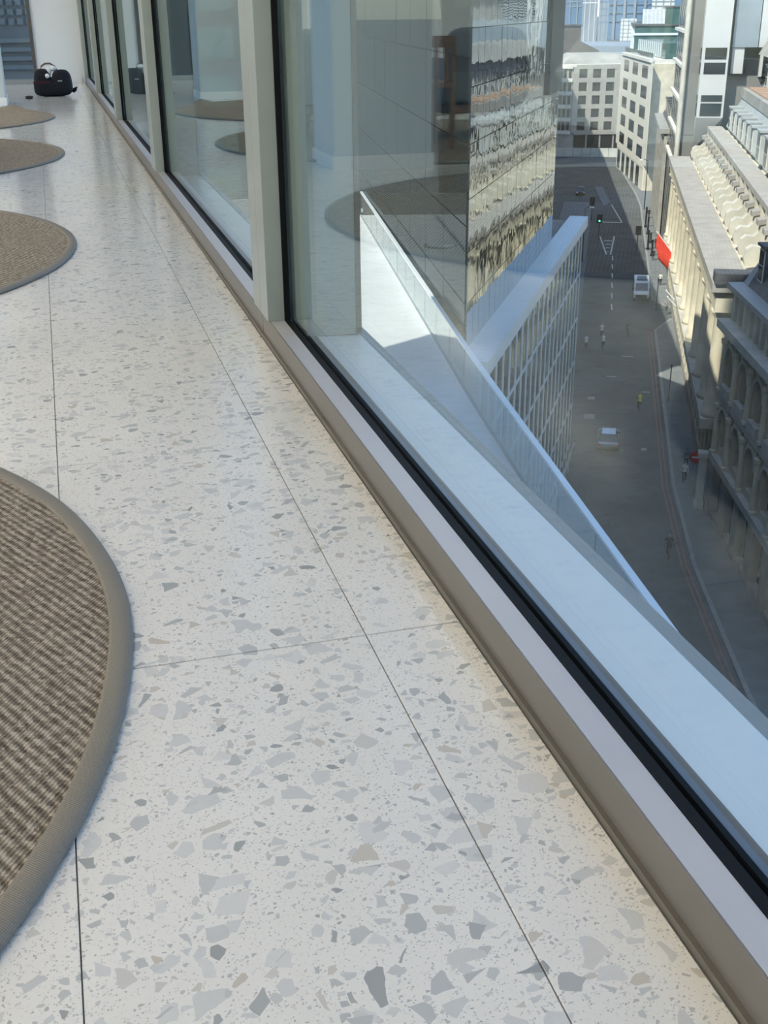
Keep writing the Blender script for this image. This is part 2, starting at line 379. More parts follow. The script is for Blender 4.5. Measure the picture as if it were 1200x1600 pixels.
# rest of the floor to the left, outside the view, one slab
MB().box(XL, TX[9]-0.002, 7.66, YF, -0.004, 0).build('tile', 'terrazzo', fl)
MB().box(XL, TX[5]-0.002, YB, 7.66-0.002, -0.004, 0).build('tile', 'terrazzo', fl)
cl = tag(MB().box(XL, 0.66, YB, YF, HC, HC+0.25).build('ceiling', 'ceiling_white'), 'plain white ceiling of the room', None, None, 'structure')
tag(MB().box(XL-0.2, XL, YB, YF, -0.2, 0.25).box(XL-0.2, XL, YB, YF, HC-0.2, HC+0.25).build('wall_left', 'white_paint'), 'white wall far to the left', None, None, 'structure')
w8 = struct('window_8', 'window band on the far left side of the room', (XL, 0, 0))
for k in range(9): MB().box(-0.14, -0.02, YB+0.05+3.15*k, YB+0.17+3.15*k, 0.25, HC-0.2).build('mullion', 'frame_metal', w8)
MB().box(-0.09, -0.08, YB, YF, 0.25, HC-0.2).build('glass_pane', 'window_glass', w8)
tag(MB().box(XL-0.2, 0.66, YB-0.2, YB, -0.2, HC+0.25).build('wall_back', 'white_paint'), 'white wall behind the viewer', None, None, 'structure')
# far end wall with a tall glazed opening left of the white panel
tag(MB().box(-0.085, 0.66, YF, YF+0.25, -0.2, HC+0.25).box(XL, -1.95, YF, YF+0.25, -0.2, HC+0.25).build('wall_far', 'white_paint'), 'white wall at the far end behind the bag', None, None, 'structure')
tag(MB().box(-0.085, 0.56, YF-0.015, YF, 0.002, 0.10).build('baseboard_far', 'white_paint'), 'white baseboard at the far end', None, None, 'structure')
wf = struct('window_7', 'tall glazed opening with a dark bronze frame at the far end', (0, YF, 0))
MB().box(-0.135, -0.085, -0.04, 0.2, 0, HC).build('jamb', 'bronze_frame', wf)
MB().box(-1.95, -1.90, -0.04, 0.2, 0, HC).build('jamb', 'bronze_frame', wf)
MB().box(-1.90, -0.135, -0.02, 0.16, 0.0, 0.07).build('sill', 'lip_metal', wf)
MB().box(-1.90, -0.135, 0.06, 0.08, 0.07, HC).build('glass_pane', 'window_glass', wf)

# window bays
JO, BAY = 3.75, 3.93
def window_bay(n, y0, y1):
    wd = struct('window_%d' % n, 'floor to ceiling window bay with a grey metal frame', (0, y0, 0))
    L = y1-y0; g = 0.0025
    # skirting strip, sill profile, sill top
    MB().box(0.603, 0.64, g, L-g, 0.0, 0.0125).build('skirting', 'skirting_metal', wd)
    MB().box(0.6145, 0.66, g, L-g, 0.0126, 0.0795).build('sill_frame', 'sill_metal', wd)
    MB().extr([(0.6110,0.0126),(0.6140,0.0126),(0.6140,0.0792),(0.6118,0.0792),(0.6110,0.0784)], g, L-g).build('sill_shaded_face', 'sill_metal_shaded', wd)  # thin darker face standing in for the sill's shaded room side
    for a, b in ((g, 0.135), (L-0.135, L-g)):
        MB().box(0.606, 0.664, a, b, 0.0797, HC).build('mullion', 'frame_metal', wd, bevel=0.0015)
    MB().box(0.606, 0.664, 0.135, L-0.135, HC-0.09, HC).build('head_frame', 'frame_metal', wd)
    MB().box(0.6605, GLX-0.0005, 0.135, L-0.135, 0.06, 0.0805).build('gasket', 'gasket', wd)
    for a, b in ((0.120, 0.140), (L-0.140, L-0.120)):
        MB().box(0.660, GLX-0.0005, a, b, 0.0805, HC-0.09).build('gasket', 'gasket', wd)
    MB().box(GLX, GLX+0.008, 0.10, L-0.10, 0.03, HC-0.03).build('glass_pane', 'window_glass', wd)
    MB().box(GLX+0.009, GLX+0.018, 0.12, L-0.12, 0.05, 0.079).build('gasket', 'gasket', wd)
    MB().box(GLX+0.0185, GLX+0.030, 0.12, L-0.12, 0.05, 0.0775).build('spacer_bar', 'outer_frame', wd)
    MB().box(GLX+0.0305, GLX+0.0415, 0.12, L-0.12, 0.05, 0.0765).build('spacer_bar', 'spacer', wd)
    # outside: ledge, lip and deep fin
    MB().extr([(0.721,0.02),(0.861,0.02),(0.861,0.066),(0.858,0.069),(0.721,0.0745)], -0.18, L-0.18).build('ledge', 'ledge_metal', wd)
    MB().box(0.66, 0.936, -0.18, L-0.18, -0.06, 0.019).build('lip', 'lip_metal', wd)
    f = MB().box(0.690, 0.846, L-0.345, L+0.02, 0.0755, HC+0.2).build('fin', 'fin_metal', wd)
    MB().box(0.8465, 0.862, L-0.350, L+0.02, 0.0755, HC+0.2).build('fin_edge', 'spacer', f)
    return wd
yy = JO-3*BAY
for k in range(7):
    a, b = yy+k*BAY, yy+(k+1)*BAY
    if b < YB: continue
    a = max(a, YB)
    b = min(b, YF)
    window_bay(k if k > 0 else 6, a, b)

# square columns
for i, (x, y, lab) in enumerate(((-1.15, 14.96, 'pale grey square column at the left edge by the far rug'), (-1.15, 7.86, 'pale grey square column left of view, mirrored in the near window'))):
    t = thing('column', lab, 'column', (x, y, 0), 0, 'columns of the room')
    MB().box(0, 0.69, 0, 0.62, 0.0, HC).build('shaft', 'column_paint', t, bevel=0.006)
    MB().box(-0.012, 0.702, -0.012, 0.632, 0.0, 0.09).build('plinth', 'white_paint', t)

# ceiling lamps (give the room its warm light)
k = 0
for y in (-4.0, -0.5, 3.0, 6.5, 10.0, 13.5, 17.0):
    for x in (-1.0, -3.4, -5.8):
        t = thing('ceiling_light', 'long warm linear ceiling lamp above the terrazzo floor', 'lamp', (x, y, HC), 0, 'ceiling lamps of the room')
        MB().box(-0.16, 0.16, -0.95, 0.95, -0.06, -0.001).build('housing', 'white_paint', t)
        MB().box(-0.13, 0.13, -0.92, 0.92, -0.066, -0.0605).build('diffuser', 'lamp_glow', t)

# round sisal rugs
def rug(name, cx, cy, r, label, curl=None, seg=160):
    t = thing('rug', label, 'rug', (cx, cy, 0), 0, 'round sisal rugs')
    H, B = 0.013, 0.040
    def lift(a, rad):
        if not curl: return 0
        ca, cw, ch = curl
        d = (a-ca+math.pi) % (2*math.pi)-math.pi
        return ch*math.exp(-(d/cw)**2)*max(0, (rad-(r-0.5))/0.5)**2
    rings = [0, 0.4*r, 0.7*r, r-0.45, r-0.3, r-0.2, r-0.12, r-B]
    vs = [(0,0,H)]; fs = []
    for rd in rings[1:]:
        for k in range(seg):
            a = 2*math.pi*k/seg; vs.append((rd*math.cos(a), rd*math.sin(a), H+lift(a, rd)))
    for k in range(seg): fs.append((0, 1+k, 1+(k+1) % seg))
    for j in range(len(rings)-2):
        for k in range(seg):
            a0 = 1+j*seg+k; a1 = 1+j*seg+(k+1) % seg; fs.append((a0, a0+seg, a1+seg, a1))
    me = bpy.data.meshes.new('weave'); me.from_pydata(vs, [], fs); me.materials.append(MATS['rug_weave'])
    for p in me.polygons: p.use_smooth = True
    put('weave', me, t)
    prof = [(r-B-0.002, H-0.004), (r-B, H+0.0028), (r-B+0.006, H+0.0042), (r-0.010, H+0.0038), (r-0.002, H-0.001), (r, H*0.5), (r-0.004, 0.0008), (r-B-0.002, 0.0008)]
    vs = []; fs = []; n = len(prof)
    for k in range(seg):
        a = 2*math.pi*k/seg; wob = 0.0016*math.sin(7*a)+0.0012*math.sin(17*a+1)
        for rd, z in prof:
            vs.append(((rd+wob)*math.cos(a), (rd+wob)*math.sin(a), z+lift(a, rd)))
    for k in range(seg):
        for j in range(n):
            fs.append((k*n+j, k*n+(j+1) % n, ((k+1) % seg)*n+(j+1) % n, ((k+1) % seg)*n+j))
    me = bpy.data.meshes.new('binding'); me.from_pydata(vs, [], fs); me.materials.append(MATS['rug_binding'])
    for p in me.polygons: p.use_smooth = True
    put('binding', me, t)
    return t
rug('rug', -1.520, 1.868, 1.560, 'large round woven sisal rug in the foreground, nearest the viewer', None, 360)
rug('rug', -1.690, 5.665, 1.750, 'round sisal rug with a grey bound edge, second from the viewer')
rug('rug', -1.610, 9.600, 1.700, 'round sisal rug lying flat, third from the viewer')
rug('rug', -1.560, 13.10, 1.630, 'farthest round sisal rug with a curled back edge near the bag', (R(42), 0.10, 0.05))

# bag by the far wall
bag = thing('bag', 'black double-humped holdall with a carry handle by the far wall', 'bag', (0.115, 16.45, 0), R(-3))
def blob(cx, cy, cz, sx, sy, sz, p=2.6, nu=22, nv=12, top=1.0):
    mb = MB(); vs = []; fs = []
    sg = lambda v, e: math.copysign(abs(v)**e, v)
    e = 2/p
    for j in range(nv+1):
        ph = -math.pi/2+math.pi*j/nv
        for i in range(nu):
            th = 2*math.pi*i/nu
            z = sg(math.sin(ph), e); s_ = top+(1-top)*(1-(z+1)/2)
            vs.append((cx+sx*s_*sg(math.cos(ph), e)*sg(math.cos(th), e), cy+sy*s_*sg(math.cos(ph), e)*sg(math.sin(th), e), cz+sz*z))
    for j in range(nv):
        for i in range(nu): fs.append((j*nu+i, j*nu+(i+1) % nu, (j+1)*nu+(i+1) % nu, (j+1)*nu+i))
    return mb.add(vs, fs)
blob(-0.02, 0.03, 0.115, 0.235, 0.16, 0.115, 4).build('base', 'bag_fabric', bag, smooth=True)
blob(-0.135, 0.03, 0.185, 0.118, 0.15, 0.150, 3.0, top=0.85).build('hump', 'bag_fabric', bag, smooth=True)
fr = blob(0.105, 0.00, 0.165, 0.140, 0.15, 0.158, 3.0, top=0.85).build('front_pocket', 'bag_fabric', bag, smooth=True)
MB().box(0.06, 0.115, -0.156, -0.148, 0.185, 0.197).build('logo_print', 'silver_print', fr)
MB().box(-0.245, -0.05, -0.138, -0.128, 0.165, 0.185).build('trim', 'bag_trim', bag)
MB().tube([(-0.155,0.03,0.31),(-0.13,0.03,0.365),(-0.08,0.03,0.395),(-0.02,0.03,0.395),(0.03,0.03,0.36),(0.06,0.03,0.30)], 0.012, 8).build('handle', 'handle_leather', bag, smooth=True)
MB().tube([(0.22,0.0,0.05),(0.25,0.0,0.085),(0.285,-0.01,0.10),(0.27,-0.02,0.07),(0.235,-0.01,0.045)], 0.014, 8).build('strap', 'bag_fabric', bag, smooth=True)
tis = thing('tissue_pack', 'crumpled white paper sticking out of the black bag', 'paper', (0.09, 16.47, 0.30))
blob(-0.02, 0.0, 0.0, 0.035, 0.05, 0.055, 2.2, 12, 8).build('sheet', 'paper_white', tis)
blob(0.03, 0.0, 0.035, 0.045, 0.045, 0.035, 2.0, 12, 8).build('sheet', 'paper_white', tis)
blob(-0.045, -0.10, -0.05, 0.03, 0.04, 0.03, 2.0, 12, 8).build('sheet', 'paper_white', tis)
pc = thing('pouch', 'small black pouch lying on the floor left of the bag', 'pouch', (-0.205, 16.0, 0), R(-20))
blob(0, 0, 0.022, 0.048, 0.04, 0.022, 3, 14, 8).build('body', 'black_plastic', pc, smooth=True)
MB().tube([(0.03,-0.02,0.03),(0.05,-0.035,0.02),(0.055,-0.05,0.006)], 0.005, 6).build('cord', 'black_plastic', pc)

# seating to the left of the view, seen mirrored in the glass
def lounge_chair(name, label, loc, rz, fab, frame):
    t = thing(name, label, 'chair', loc, rz, 'seating mirrored in the window')
    MB().box(-0.36, 0.36, -0.36, 0.36, 0.20, 0.27).build('base_frame', frame, t, bevel=0.01)
    blob(0, -0.02, 0.37, 0.35, 0.36, 0.11, 5).build('seat', fab, t, smooth=True)
    blob(0, 0.33, 0.56, 0.37, 0.10, 0.29, 5).build('backrest', fab, t, smooth=True)
    for sx in (-1, 1):
        blob(sx*0.36, 0.02, 0.44, 0.075, 0.36, 0.18, 5).build('armrest', fab, t, smooth=True)
        for sy in (-1, 1): MB().tube([(sx*0.32, sy*0.31, 0.0), (sx*0.30, sy*0.29, 0.20)], [0.014, 0.022], 8).build('leg', frame, t)
    return t
lounge_chair('armchair', 'beige upholstered armchair mirrored beside the pale column in the glass', (-1.00, 9.95, 0.0138), R(200), 'beige_fabric', 'pale_wood')
lounge_chair('armchair', 'grey upholstered armchair on a wooden base mirrored in the near pane', (-2.02, 9.75, 0.0138), R(165), 'grey_fabric', 'wood')
sc = thing('slatted_chair', 'brown wooden chair with a slatted back mirrored in the near pane', 'chair', (-1.36, 8.98, 0.0138), R(178), 'seating mirrored in the window')
for sx in (-1, 1):
    MB().box(sx*0.23-0.02, sx*0.23+0.02, 0.20, 0.24, 0, 0.78).build('leg', 'wood', sc)
    MB().box(sx*0.23-0.02, sx*0.23+0.02, -0.24, -0.20, 0, 0.44).build('leg', 'wood', sc)
MB().box(-0.26, 0.26, -0.25, 0.25, 0.44, 0.475).build('seat', 'wood', sc)
MB().box(-0.25, 0.25, 0.205, 0.235, 0.72, 0.80).build('top_rail', 'wood', sc)
for i in range(6): MB().box(-0.19+0.072*i-0.012, -0.19+0.072*i+0.012, 0.21, 0.228, 0.476, 0.72).build('slat', 'wood', sc)

# ================================================================ OUR OWN TOWER OUTSIDE, AND A WING ADDED FOR SHADE
GZ = -35.0
tw = struct('tower_body', 'grey clad tower this room belongs to')
MB().box(-9.2, 0.855, -30, YF+0.24, HC+0.26, 44).build('upper_floors', 'tower_skin', tw)
MB().box(-9.2, 0.855, -30, YF+0.24, GZ, -0.21).build('lower_floors', 'tower_skin', tw)
wg = thing('shadow_wing', 'grey louvred wing seen through the far glazed opening, its bulk added to cast shade', 'building', (0, 23.5, GZ))
MB().box(-3.4, 0.85, 0, 21.5, 0, 80).build('body', 'tower_skin', wg)  # unseen bulk added behind the louvred face, sized to cast shade outside
pm = MB().box(0, 0.10, -0.06, -0.001, 0, 0.10).mesh('perforation', 'metal_blue')
for i in range(13):
    for j in range(8): put('perforation', pm, wg, (-2.05+0.155*i, 0, 35.80+0.16*j))
lm = MB().box(-2.2, 0.3, -0.10, -0.001, 0, 0.07).mesh('louvre', 'metal_blue')
for j in range(4): put('louvre', lm, wg, (0, 0, 35.05+0.15*j))
MB().box(-2.2, 0.3, -0.14, -0.001, 34.80, 34.85).build('rail', 'rail_metal', wg)
MB().box(-1.35, -0.95, -0.2, -0.001, 34.6, 38.5).build('dark_panel', 'dark_metal', wg)
MB().box(-3.4, 0.85, -3.85, -0.3, 34.30, 34.40).build('bridge_deck', 'tower_skin', wg)

# ---------------------------------------------------------------- street frame of reference
SA = R(26)
def st(s, n): return (s*math.sin(SA)+n*math.cos(SA), s*math.cos(SA)-n*math.sin(SA))
SRZ = math.pi/2-SA        # rotation that turns local +x along the street

# ---------------------------------------------------------------- podium terrace, glass screen
TZ = -15.0
def lx(y): return 16.8+(y-46.3)*(13.3-16.8)/(21.7-46.3) if y < 46.3 else 16.8+(y-46.3)*(25.2-16.8)/(100-46.3)
ter = struct('roof_terrace', 'pale paved roof terrace below the window')
MB().prism([(0.86,-25),(lx(-25),-25),(lx(46.3),46.3),(lx(100),100),(0.86,100)], TZ-0.6, TZ).build('slab', 'terrace_paving', ter)
MB().prism([(0.86,-25),(lx(-25)-0.3,-25),(lx(46.3)-0.3,46.3),(lx(100)-0.3,100),(0.86,100)], GZ, TZ-0.62).build('podium_mass', 'tower_skin', ter)
MB().prism([(lx(0)-4.2,0),(lx(0)-4.0,0),(lx(96)-6.0,96),(lx(96)-6.25,96)], TZ+0.001, TZ+0.03).build('drain_channel', 'lip_metal', ter)
MB().box(0.9, lx(97)-0.4, 96.5, 97.2, TZ, TZ+1.7).build('end_wall', 'cladding_grey', ter)
vent = thing('roof_hatch', 'pale flat round cover on the sunlit roof terrace', 'hatch', (18.3, 82.5, TZ))
MB().lathe([(1.1,0),(1.1,0.12),(1.0,0.2),(0.3,0.24)], 24).build('lid', 'coping_metal', vent); MB().lathe([(1.25,0.0),(1.25,0.06)], 24).build('rim', 'lip_metal', vent)
scr = thing('glass_screen', 'frameless glass balustrade with a white top rail on the terrace edge', 'balustrade', (0, 0, TZ))
ys = [8+4*k for k in range(23)]
for a, b in zip(ys[:-1], ys[1:]):
    pa, pb = (lx(a)-0.12, a+0.02), (lx(b)-0.12, b-0.02)
    MB().prism([pa, (pa[0]+0.03, pa[1]), (pb[0]+0.03, pb[1]), pb], 0.05, 1.93).build('glass_panel', 'screen_glass', scr)
for seg in ((8, 46.3), (46.3, 96)):
    MB().prism([(lx(seg[0])-0.19, seg[0]), (lx(seg[0])+0.03, seg[0]), (lx(seg[1])+0.03, seg[1]), (lx(seg[1])-0.19, seg[1])], 1.94, 2.03).build('top_rail', 'rail_metal', scr)
    MB().prism([(lx(seg[0])-0.17, seg[0]), (lx(seg[0])+0.01, seg[0]), (lx(seg[1])+0.01, seg[1]), (lx(seg[1])-0.17, seg[1])], 0.001, 0.06).build('shoe', 'lip_metal', scr)

# ---------------------------------------------------------------- fin-clad street wing of the podium
FA = R(31); FRZ = math.pi/2-FA; FL = 40.6
fd = Vector((math.sin(FA), math.cos(FA), 0)); fn = Vector((math.cos(FA), -math.sin(FA), 0))
F0 = Vector((17.75, 48.2, 0))
fw = thing('fin_building', 'blue-grey office wing with white vertical fins below the terrace', 'building', (F0.x, F0.y, GZ), FRZ)
FT = -13.8-GZ                      # top of the coping above street
MB().prism([(0.3,0.0),(FL,0.0),(FL,7.5),(20.5,7.4),(1.6,0.1)], 0, FT-0.4).build('body', 'tower_skin', fw)
MB().prism([(-0.25,-0.45),(FL+0.3,-0.45),(FL+0.3,0.95),(1.6,0.95),(-0.25,0.1)], FT-0.75, FT).build('coping', 'coping_metal', fw)
MB().prism([(4.2,0.96),(FL,0.96),(FL,7.5),(20.5,7.4)], FT-0.39, FT-0.3).build('roof', 'flat_roof', fw)
NB, NF = 20, 5
bw = FL/NB; fh = (FT-0.75-2.6)/NF
pm = MB().box(0.0, bw-0.12, -0.06, -0.002, 0.0, fh-0.12).mesh('pane', 'fin_pane')
for i in range(NB):
    for j in range(NF): put('pane', pm, fw, (i*bw+0.06, 0, 2.6+j*fh+0.06))
fm = MB().box(-0.10, 0.10, -0.13, -0.001, 0.0, FT-0.76).mesh('fin', 'coping_metal')
for i in range(NB+1): put('fin', fm, fw, (min(max(i*bw, 0.1), FL-0.08), 0, 0))
for j in range(NF): MB().box(0, FL, -0.11, -0.001, 2.6+j*fh-0.09, 2.6+j*fh+0.09).build('transom', 'coping_metal', fw)
MB().box(0, FL, -0.5, -0.43, 2.2, 2.75).build('fascia', 'stone_white', fw)
for i in range(0, NB, 1): put('shop_pane', MB().box(0, bw-0.2, -0.05, -0.002, 0.1, 2.1).mesh('shop_pane', 'pane_dark') if i == 0 else bpy.data.meshes['shop_pane'], fw, (i*bw+0.1, 0, 0))

# ---------------------------------------------------------------- mirror-glass block above the podium
C0 = F0+fd*1.6-fn*1.0
ub = thing('mirror_block', 'dark mirror-glass office block rising beside the terrace', 'building', (C0.x, C0.y, TZ+1.0))
BL = 29.0; ZT = 2.6-(TZ+1.0)
aA = math.atan2(25.9-C0.x, 104-C0.y); LA = math.hypot(25.9-C0.x, 104-C0.y); ARZ = math.pi/2-aA
e1 = fd*BL; a1 = Vector((math.sin(aA)*LA, math.cos(aA)*LA, 0)); nA = Vector((math.cos(aA), -math.sin(aA), 0))
c_in = -fn*0.14
ctr = (e1+a1)/3
def inset(p): return (p[0]+(ctr.x-p[0])*0.012, p[1]+(ctr.y-p[1])*0.012)
MB().prism([inset((0.25,0.6)), inset((e1.x, e1.y)), inset((a1.x, a1.y))], 0.02, ZT-0.1).build('core', 'dark_metal', ub)
MB().prism([(0.02,0.05), (e1.x,e1.y), (a1.x,a1.y)], ZT-0.1, ZT+0.5).build('roof', 'flat_roof', ub)
nb, nf = 20, 7; pw, ph = BL/nb, ZT/nf
pms = [MB().box(0.02, pw-0.02, -0.05, 0.0, 0.02, ph-0.02).mesh('mirror_pane', 'facade_mirror')]
for i in range(nb):
    for j in range(nf):
        p = fd*(i*pw)
        o = put('mirror_pane', pms[0], ub, (p.x, p.y, j*ph), FRZ+R(random.gauss(0, 0.10)))
        o.rotation_euler[0] = R(random.gauss(0, 0.10))
MB().box(BL-5.6, BL+0.05, -0.22, -0.075, 10.0, ZT).build('dark_strip', 'gasket', ub, (0,0,0), FRZ)
na, nfa = 9, 5; pa, pha = LA/na, (ZT+1.2)/nfa
am = MB().box(-pa+0.05, -0.05, -0.06, 0.0, 0.03, pha-0.03).mesh('dark_pane', 'facade_dark')
for i in range(na):
    for j in range(nfa):
        p = a1*(i/na)
        o = put('dark_pane', am, ub, (p.x, p.y, -1.2+j*pha), ARZ+math.pi+R(random.gauss(0, 0.06)))
# buildings beyond the terrace end, mirrored in the dark panes
ob = thing('office_block', 'dark glazed office block beyond the far end of the terrace', 'building', (-9, 112, GZ))
MB().box(-20, 27, 0, 9, 0, 62).build('body', 'dark_metal', ob)
om = MB().box(0, 3.1, -0.3, -0.001, 0, 2.6).mesh('window', 'pane_teal')
for i in range(12):
    for j in range(8): put('window', om, ob, (-18+3.7*i, 0, 20+4.0*j))

lb = thing('street_shade_block', 'unseen block added left of the street behind the mirror block to shade the road', 'building', (0, 0, GZ))  # added out of view, sized only to keep the sun off the road
q0, q1, q2, q3 = st(99, -8.5), st(318, -21), st(318, -45), st(112, -20)
MB().prism([q0, q1, q2, q3], 0, 35).build('body', 'cladding_grey', lb)
MB().prism([st(98.5, -8.2), st(319, -20.4), st(319, -46), st(111.5, -20.5)], 35.01, 35.6).build('parapet', 'stone_grey', lb)

# ================================================================ STREET LEVEL
rd = tag(MB().box(-250, 2500, -60, 4500, GZ-1, GZ).build('road', 'asphalt'), 'grey asphalt road', None, None, 'structure')
def strip(name, pts, z0, z1, mat, label, cat=None, kind='structure'):
    return tag(MB().prism(pts, z0, z1).build(name, mat), label, cat, None, kind)
K = 0.13
def off(pts, d): return [st(s, n+d) for s, n in pts]
right_edge = [(30,14.2),(58.8,9.7),(75,7.7),(90,6.9),(140,6.9),(146,9.0)]
strip('pavement_right', [st(*p) for p in right_edge]+[st(146,16),st(30,30)], GZ, GZ+K, 'paving', 'paved footway on the right of the street')
right2 = [(152,9.2),(156,7.0),(236,6.9),(252,6.2),(300,2.6)]
strip('pavement_right_far', [st(*p) for p in right2]+[st(300,16),st(152,16)], GZ, GZ+K, 'paving', 'paved footway farther along the right')
def edge_strip(pts, d0, d1, z0, z1, mat, name, label, cat=None):
    mb = MB()
    for a, b in zip(pts[:-1], pts[1:]):
        mb.prism([st(a[0],a[1]+d0), st(b[0],b[1]+d0), st(b[0],b[1]+d1), st(a[0],a[1]+d1)], z0, z1)
    return tag(mb.build(name, mat), label, cat, None, 'structure')
edge_strip(right_edge, -0.02, 0.28, GZ, GZ+K+0.012, 'kerb_stone', 'kerb', 'pale kerb along the near right footway')
edge_strip(right2, -0.02, 0.28, GZ, GZ+K+0.012, 'kerb_stone', 'kerb', 'pale kerb along the far right footway')
for d in (-0.45, -0.80):
    edge_strip(right_edge[1:5], d, d+0.14, GZ+0.001, GZ+0.008, 'red_paint', 'red_line', 'worn red line painted along the right kerb')
left_edge = [(60,-1.9),(240,-2.4)]
strip('pavement_left', [st(60,-8),st(240,-8),st(240,-2.4),st(60,-1.9)], GZ, GZ+K, 'paving', 'paved footway at the left of the street')
island = strip('pavement_island', [st(235,-0.2),st(262,-2.4),st(262,-0.6),st(240,1.2)], GZ, GZ+K, 'paving', 'paved traffic island at the far junction')
strip('pavement_far', [st(322,-30),st(322,6),st(330,30),st(360,30),st(360,-30)], GZ, GZ+K, 'paving', 'footway before the rounded corner building')
def marking(pts, label):
    return tag(MB().prism([st(*p) for p in pts], GZ+0.001, GZ+0.01).build('road_marking', 'road_paint'), label, 'road marking', 'white markings on the road')
for i in range(6):
    s0 = 150+6.5*i; marking([(s0,1.75),(s0+3.2,1.68),(s0+3.2,1.86),(s0,1.93)], 'white centre line dash on the road left of the van')
for i, wd_ in enumerate((0.35, 0.6, 0.95, 1.3)):
    s0 = 189+3.2*i; marking([(s0,1.3-wd_/2-0.3),(s0+0.5,1.3-wd_/2-0.3),(s0+0.5,1.3+wd_/2-0.3),(s0,1.3+wd_/2-0.3)], 'short white bar of the tapering hatch before the signals')
marking([(187,0.7),(203,-0.5),(203,-0.3),(187,0.95)], 'left white edge line of the tapering hatch')
marking([(187,1.35),(203,1.9),(203,2.15),(187,1.6)], 'right white edge line of the tapering hatch')
marking([(217,-0.3),(217.6,-0.3),(217.6,3.4),(217,3.4)], 'white stop line at the far signals')
marking([(217.8,3.2),(238,1.3),(238,1.5),(217.8,3.45)], 'long thin white lane line beyond the far signals')
for i, (s0, n0, l, wv) in enumerate(((128,3.0,0.5,1.3),(112,-0.4,0.9,0.7),(106,-0.6,1.4,1.0),(98,4.6,0.7,0.5),(120,1.4,0.4,1.0),(115,5.0,0.5,0.8))):
    tag(MB().prism([st(s0,n0),st(s0+l,n0),st(s0+l,n0+wv),st(s0,n0+wv)], GZ+0.001, GZ+0.006).build('road_patch', 'kerb_stone'), ('pale oblong patch in the road behind the cyclists','small pale patch beside the left footway','larger pale square patch beside the left footway','pale patch in the road ahead of the grey car','thin pale strip across the middle lane','small pale patch near the right kerb')[i], 'road patch')

# ---------------------------------------------------------------- generic facade pieces
def facade(root, L, H, nb, nf, pier, span, depth, wall, pane, x0=0.0, z0=0.0, y0=0.0, hood=None, name='window'):
    """pieces on the -y side of local plane y=y0; panes set back between piers and spandrels"""
    bw, fh = L/nb, H/nf
    pm = MB().box(pier/2, bw-pier/2, -0.06, -0.001, span/2, fh-span/2).mesh(name, pane)
    qm = MB().box(-pier/2, pier/2, -depth, -0.001, 0, H).mesh('pier', wall)
    sm = MB().box(0, L, -depth*0.92, -0.001, -span/2, span/2).mesh('spandrel', wall)
    bar = MB().box(-0.05, 0.05, -0.11, -0.061, span/2, fh-span/2).mesh('glazing_bar', 'stone_white') if hood else None
    for i in range(nb):
        for j in range(nf):
            o = put(name, pm, root, (x0+i*bw, y0, z0+j*fh))
            if hood: put('glazing_bar', bar, o, (bw/2, 0, 0))
    for i in range(nb+1): put('pier', qm, root, (x0+i*bw, y0, z0))
    for j in range(nf+1): put('spandrel', sm, root, (x0, y0, z0+j*fh))

def dormer(root, x, y, z, w=1.5, h=2.0, d=1.6, wall='lead_roof', frame='stone_white', pane='pane_dark'):
    o = MB().box(-w/2, w/2, 0, d, 0, h).build('dormer', wall, root, (x, y, z))
    MB().box(-w/2-0.15, w/2+0.15, -0.2, d, h, h+0.18).build('dormer_cap', wall, o)
    MB().box(-w/2+0.12, w/2-0.12, -0.06, -0.002, 0.25, h-0.15).build('window', frame, o)
    for sx in (-1, 1):
        for k in range(2):
            x0_, x1_ = (sx*0.04, sx*(w/2-0.24)); z0_ = 0.37+k*(h-0.5)/2
            MB().box(min(x0_,x1_), max(x0_,x1_), -0.08, -0.061, z0_, z0_+(h-0.5)/2-0.1).build('pane', pane, o)
    return o

# all right-hand buildings: local +x runs TOWARDS the viewer (street -s), local -y faces the street
RRZ = SRZ+math.pi
def rb(name, label, s_near_far, n, cat='building'):
    s0, s1 = s_near_far
    p = st(s1, n); return thing(name, label, cat, (p[0], p[1], GZ), RRZ)

# ---- R2 the columned stone building
L2 = 78.5
r2 = rb('columned_building', 'long cream stone building with giant columns and scroll brackets', (86.5, 165), 10.2)
MB().box(0, L2, 0, 14, 0, 17.0).build('body', 'stone_cream', r2)
MB().box(0, L2, -0.9, -0.001, 0, 1.2).build('plinth', 'stone_grey', r2)
facade(r2, L2, 6.0, 26, 1, 1.1, 0.9, 0.85, 'stone_cream', 'pane_dark', 0, 0.6)
MB().box(0, L2+0.1, -1.95, -0.001, 6.3, 7.09).build('string_course', 'stone_pale', r2)
pm = MB().box(1.2, 4.8, -0.10, -0.001, 0, 3.2).mesh('window', 'pane_dark')
hm = MB().box(1.0, 5.0, -0.30, -0.001, 3.2, 3.6).mesh('window_head', 'stone_grey')
cm = MB().lathe([(0.92,0),(0.92,0.35),(0.76,0.5),(0.72,3.0),(0.62,7.6),(0.66,7.7),(0.86,8.0),(0.92,8.25)], 16).mesh('giant_column', 'stone_cream')
for p_ in cm.polygons: p_.use_smooth = len(p_.vertices) == 4
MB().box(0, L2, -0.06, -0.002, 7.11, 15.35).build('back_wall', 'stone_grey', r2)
for i in range(13):
    for z in (7.6, 11.6):
        o = put('window', pm, r2, (6.0*i+0.4, -0.061, z)); put('window_head', hm, o, (0, 0, 0))
    put('giant_column', cm, r2, (6.0*i+0.92, -0.98, 7.1))
put('giant_column', cm, r2, (L2-0.95, -0.98, 7.1))
MB().box(0, L2+0.2, -1.75, -0.001, 15.36, 16.4).build('entablature', 'stone_cream', r2)
MB().box(-0.1, L2+0.5, -2.1, 0.6, 16.9, 17.55).build('cornice', 'stone_mid', r2)
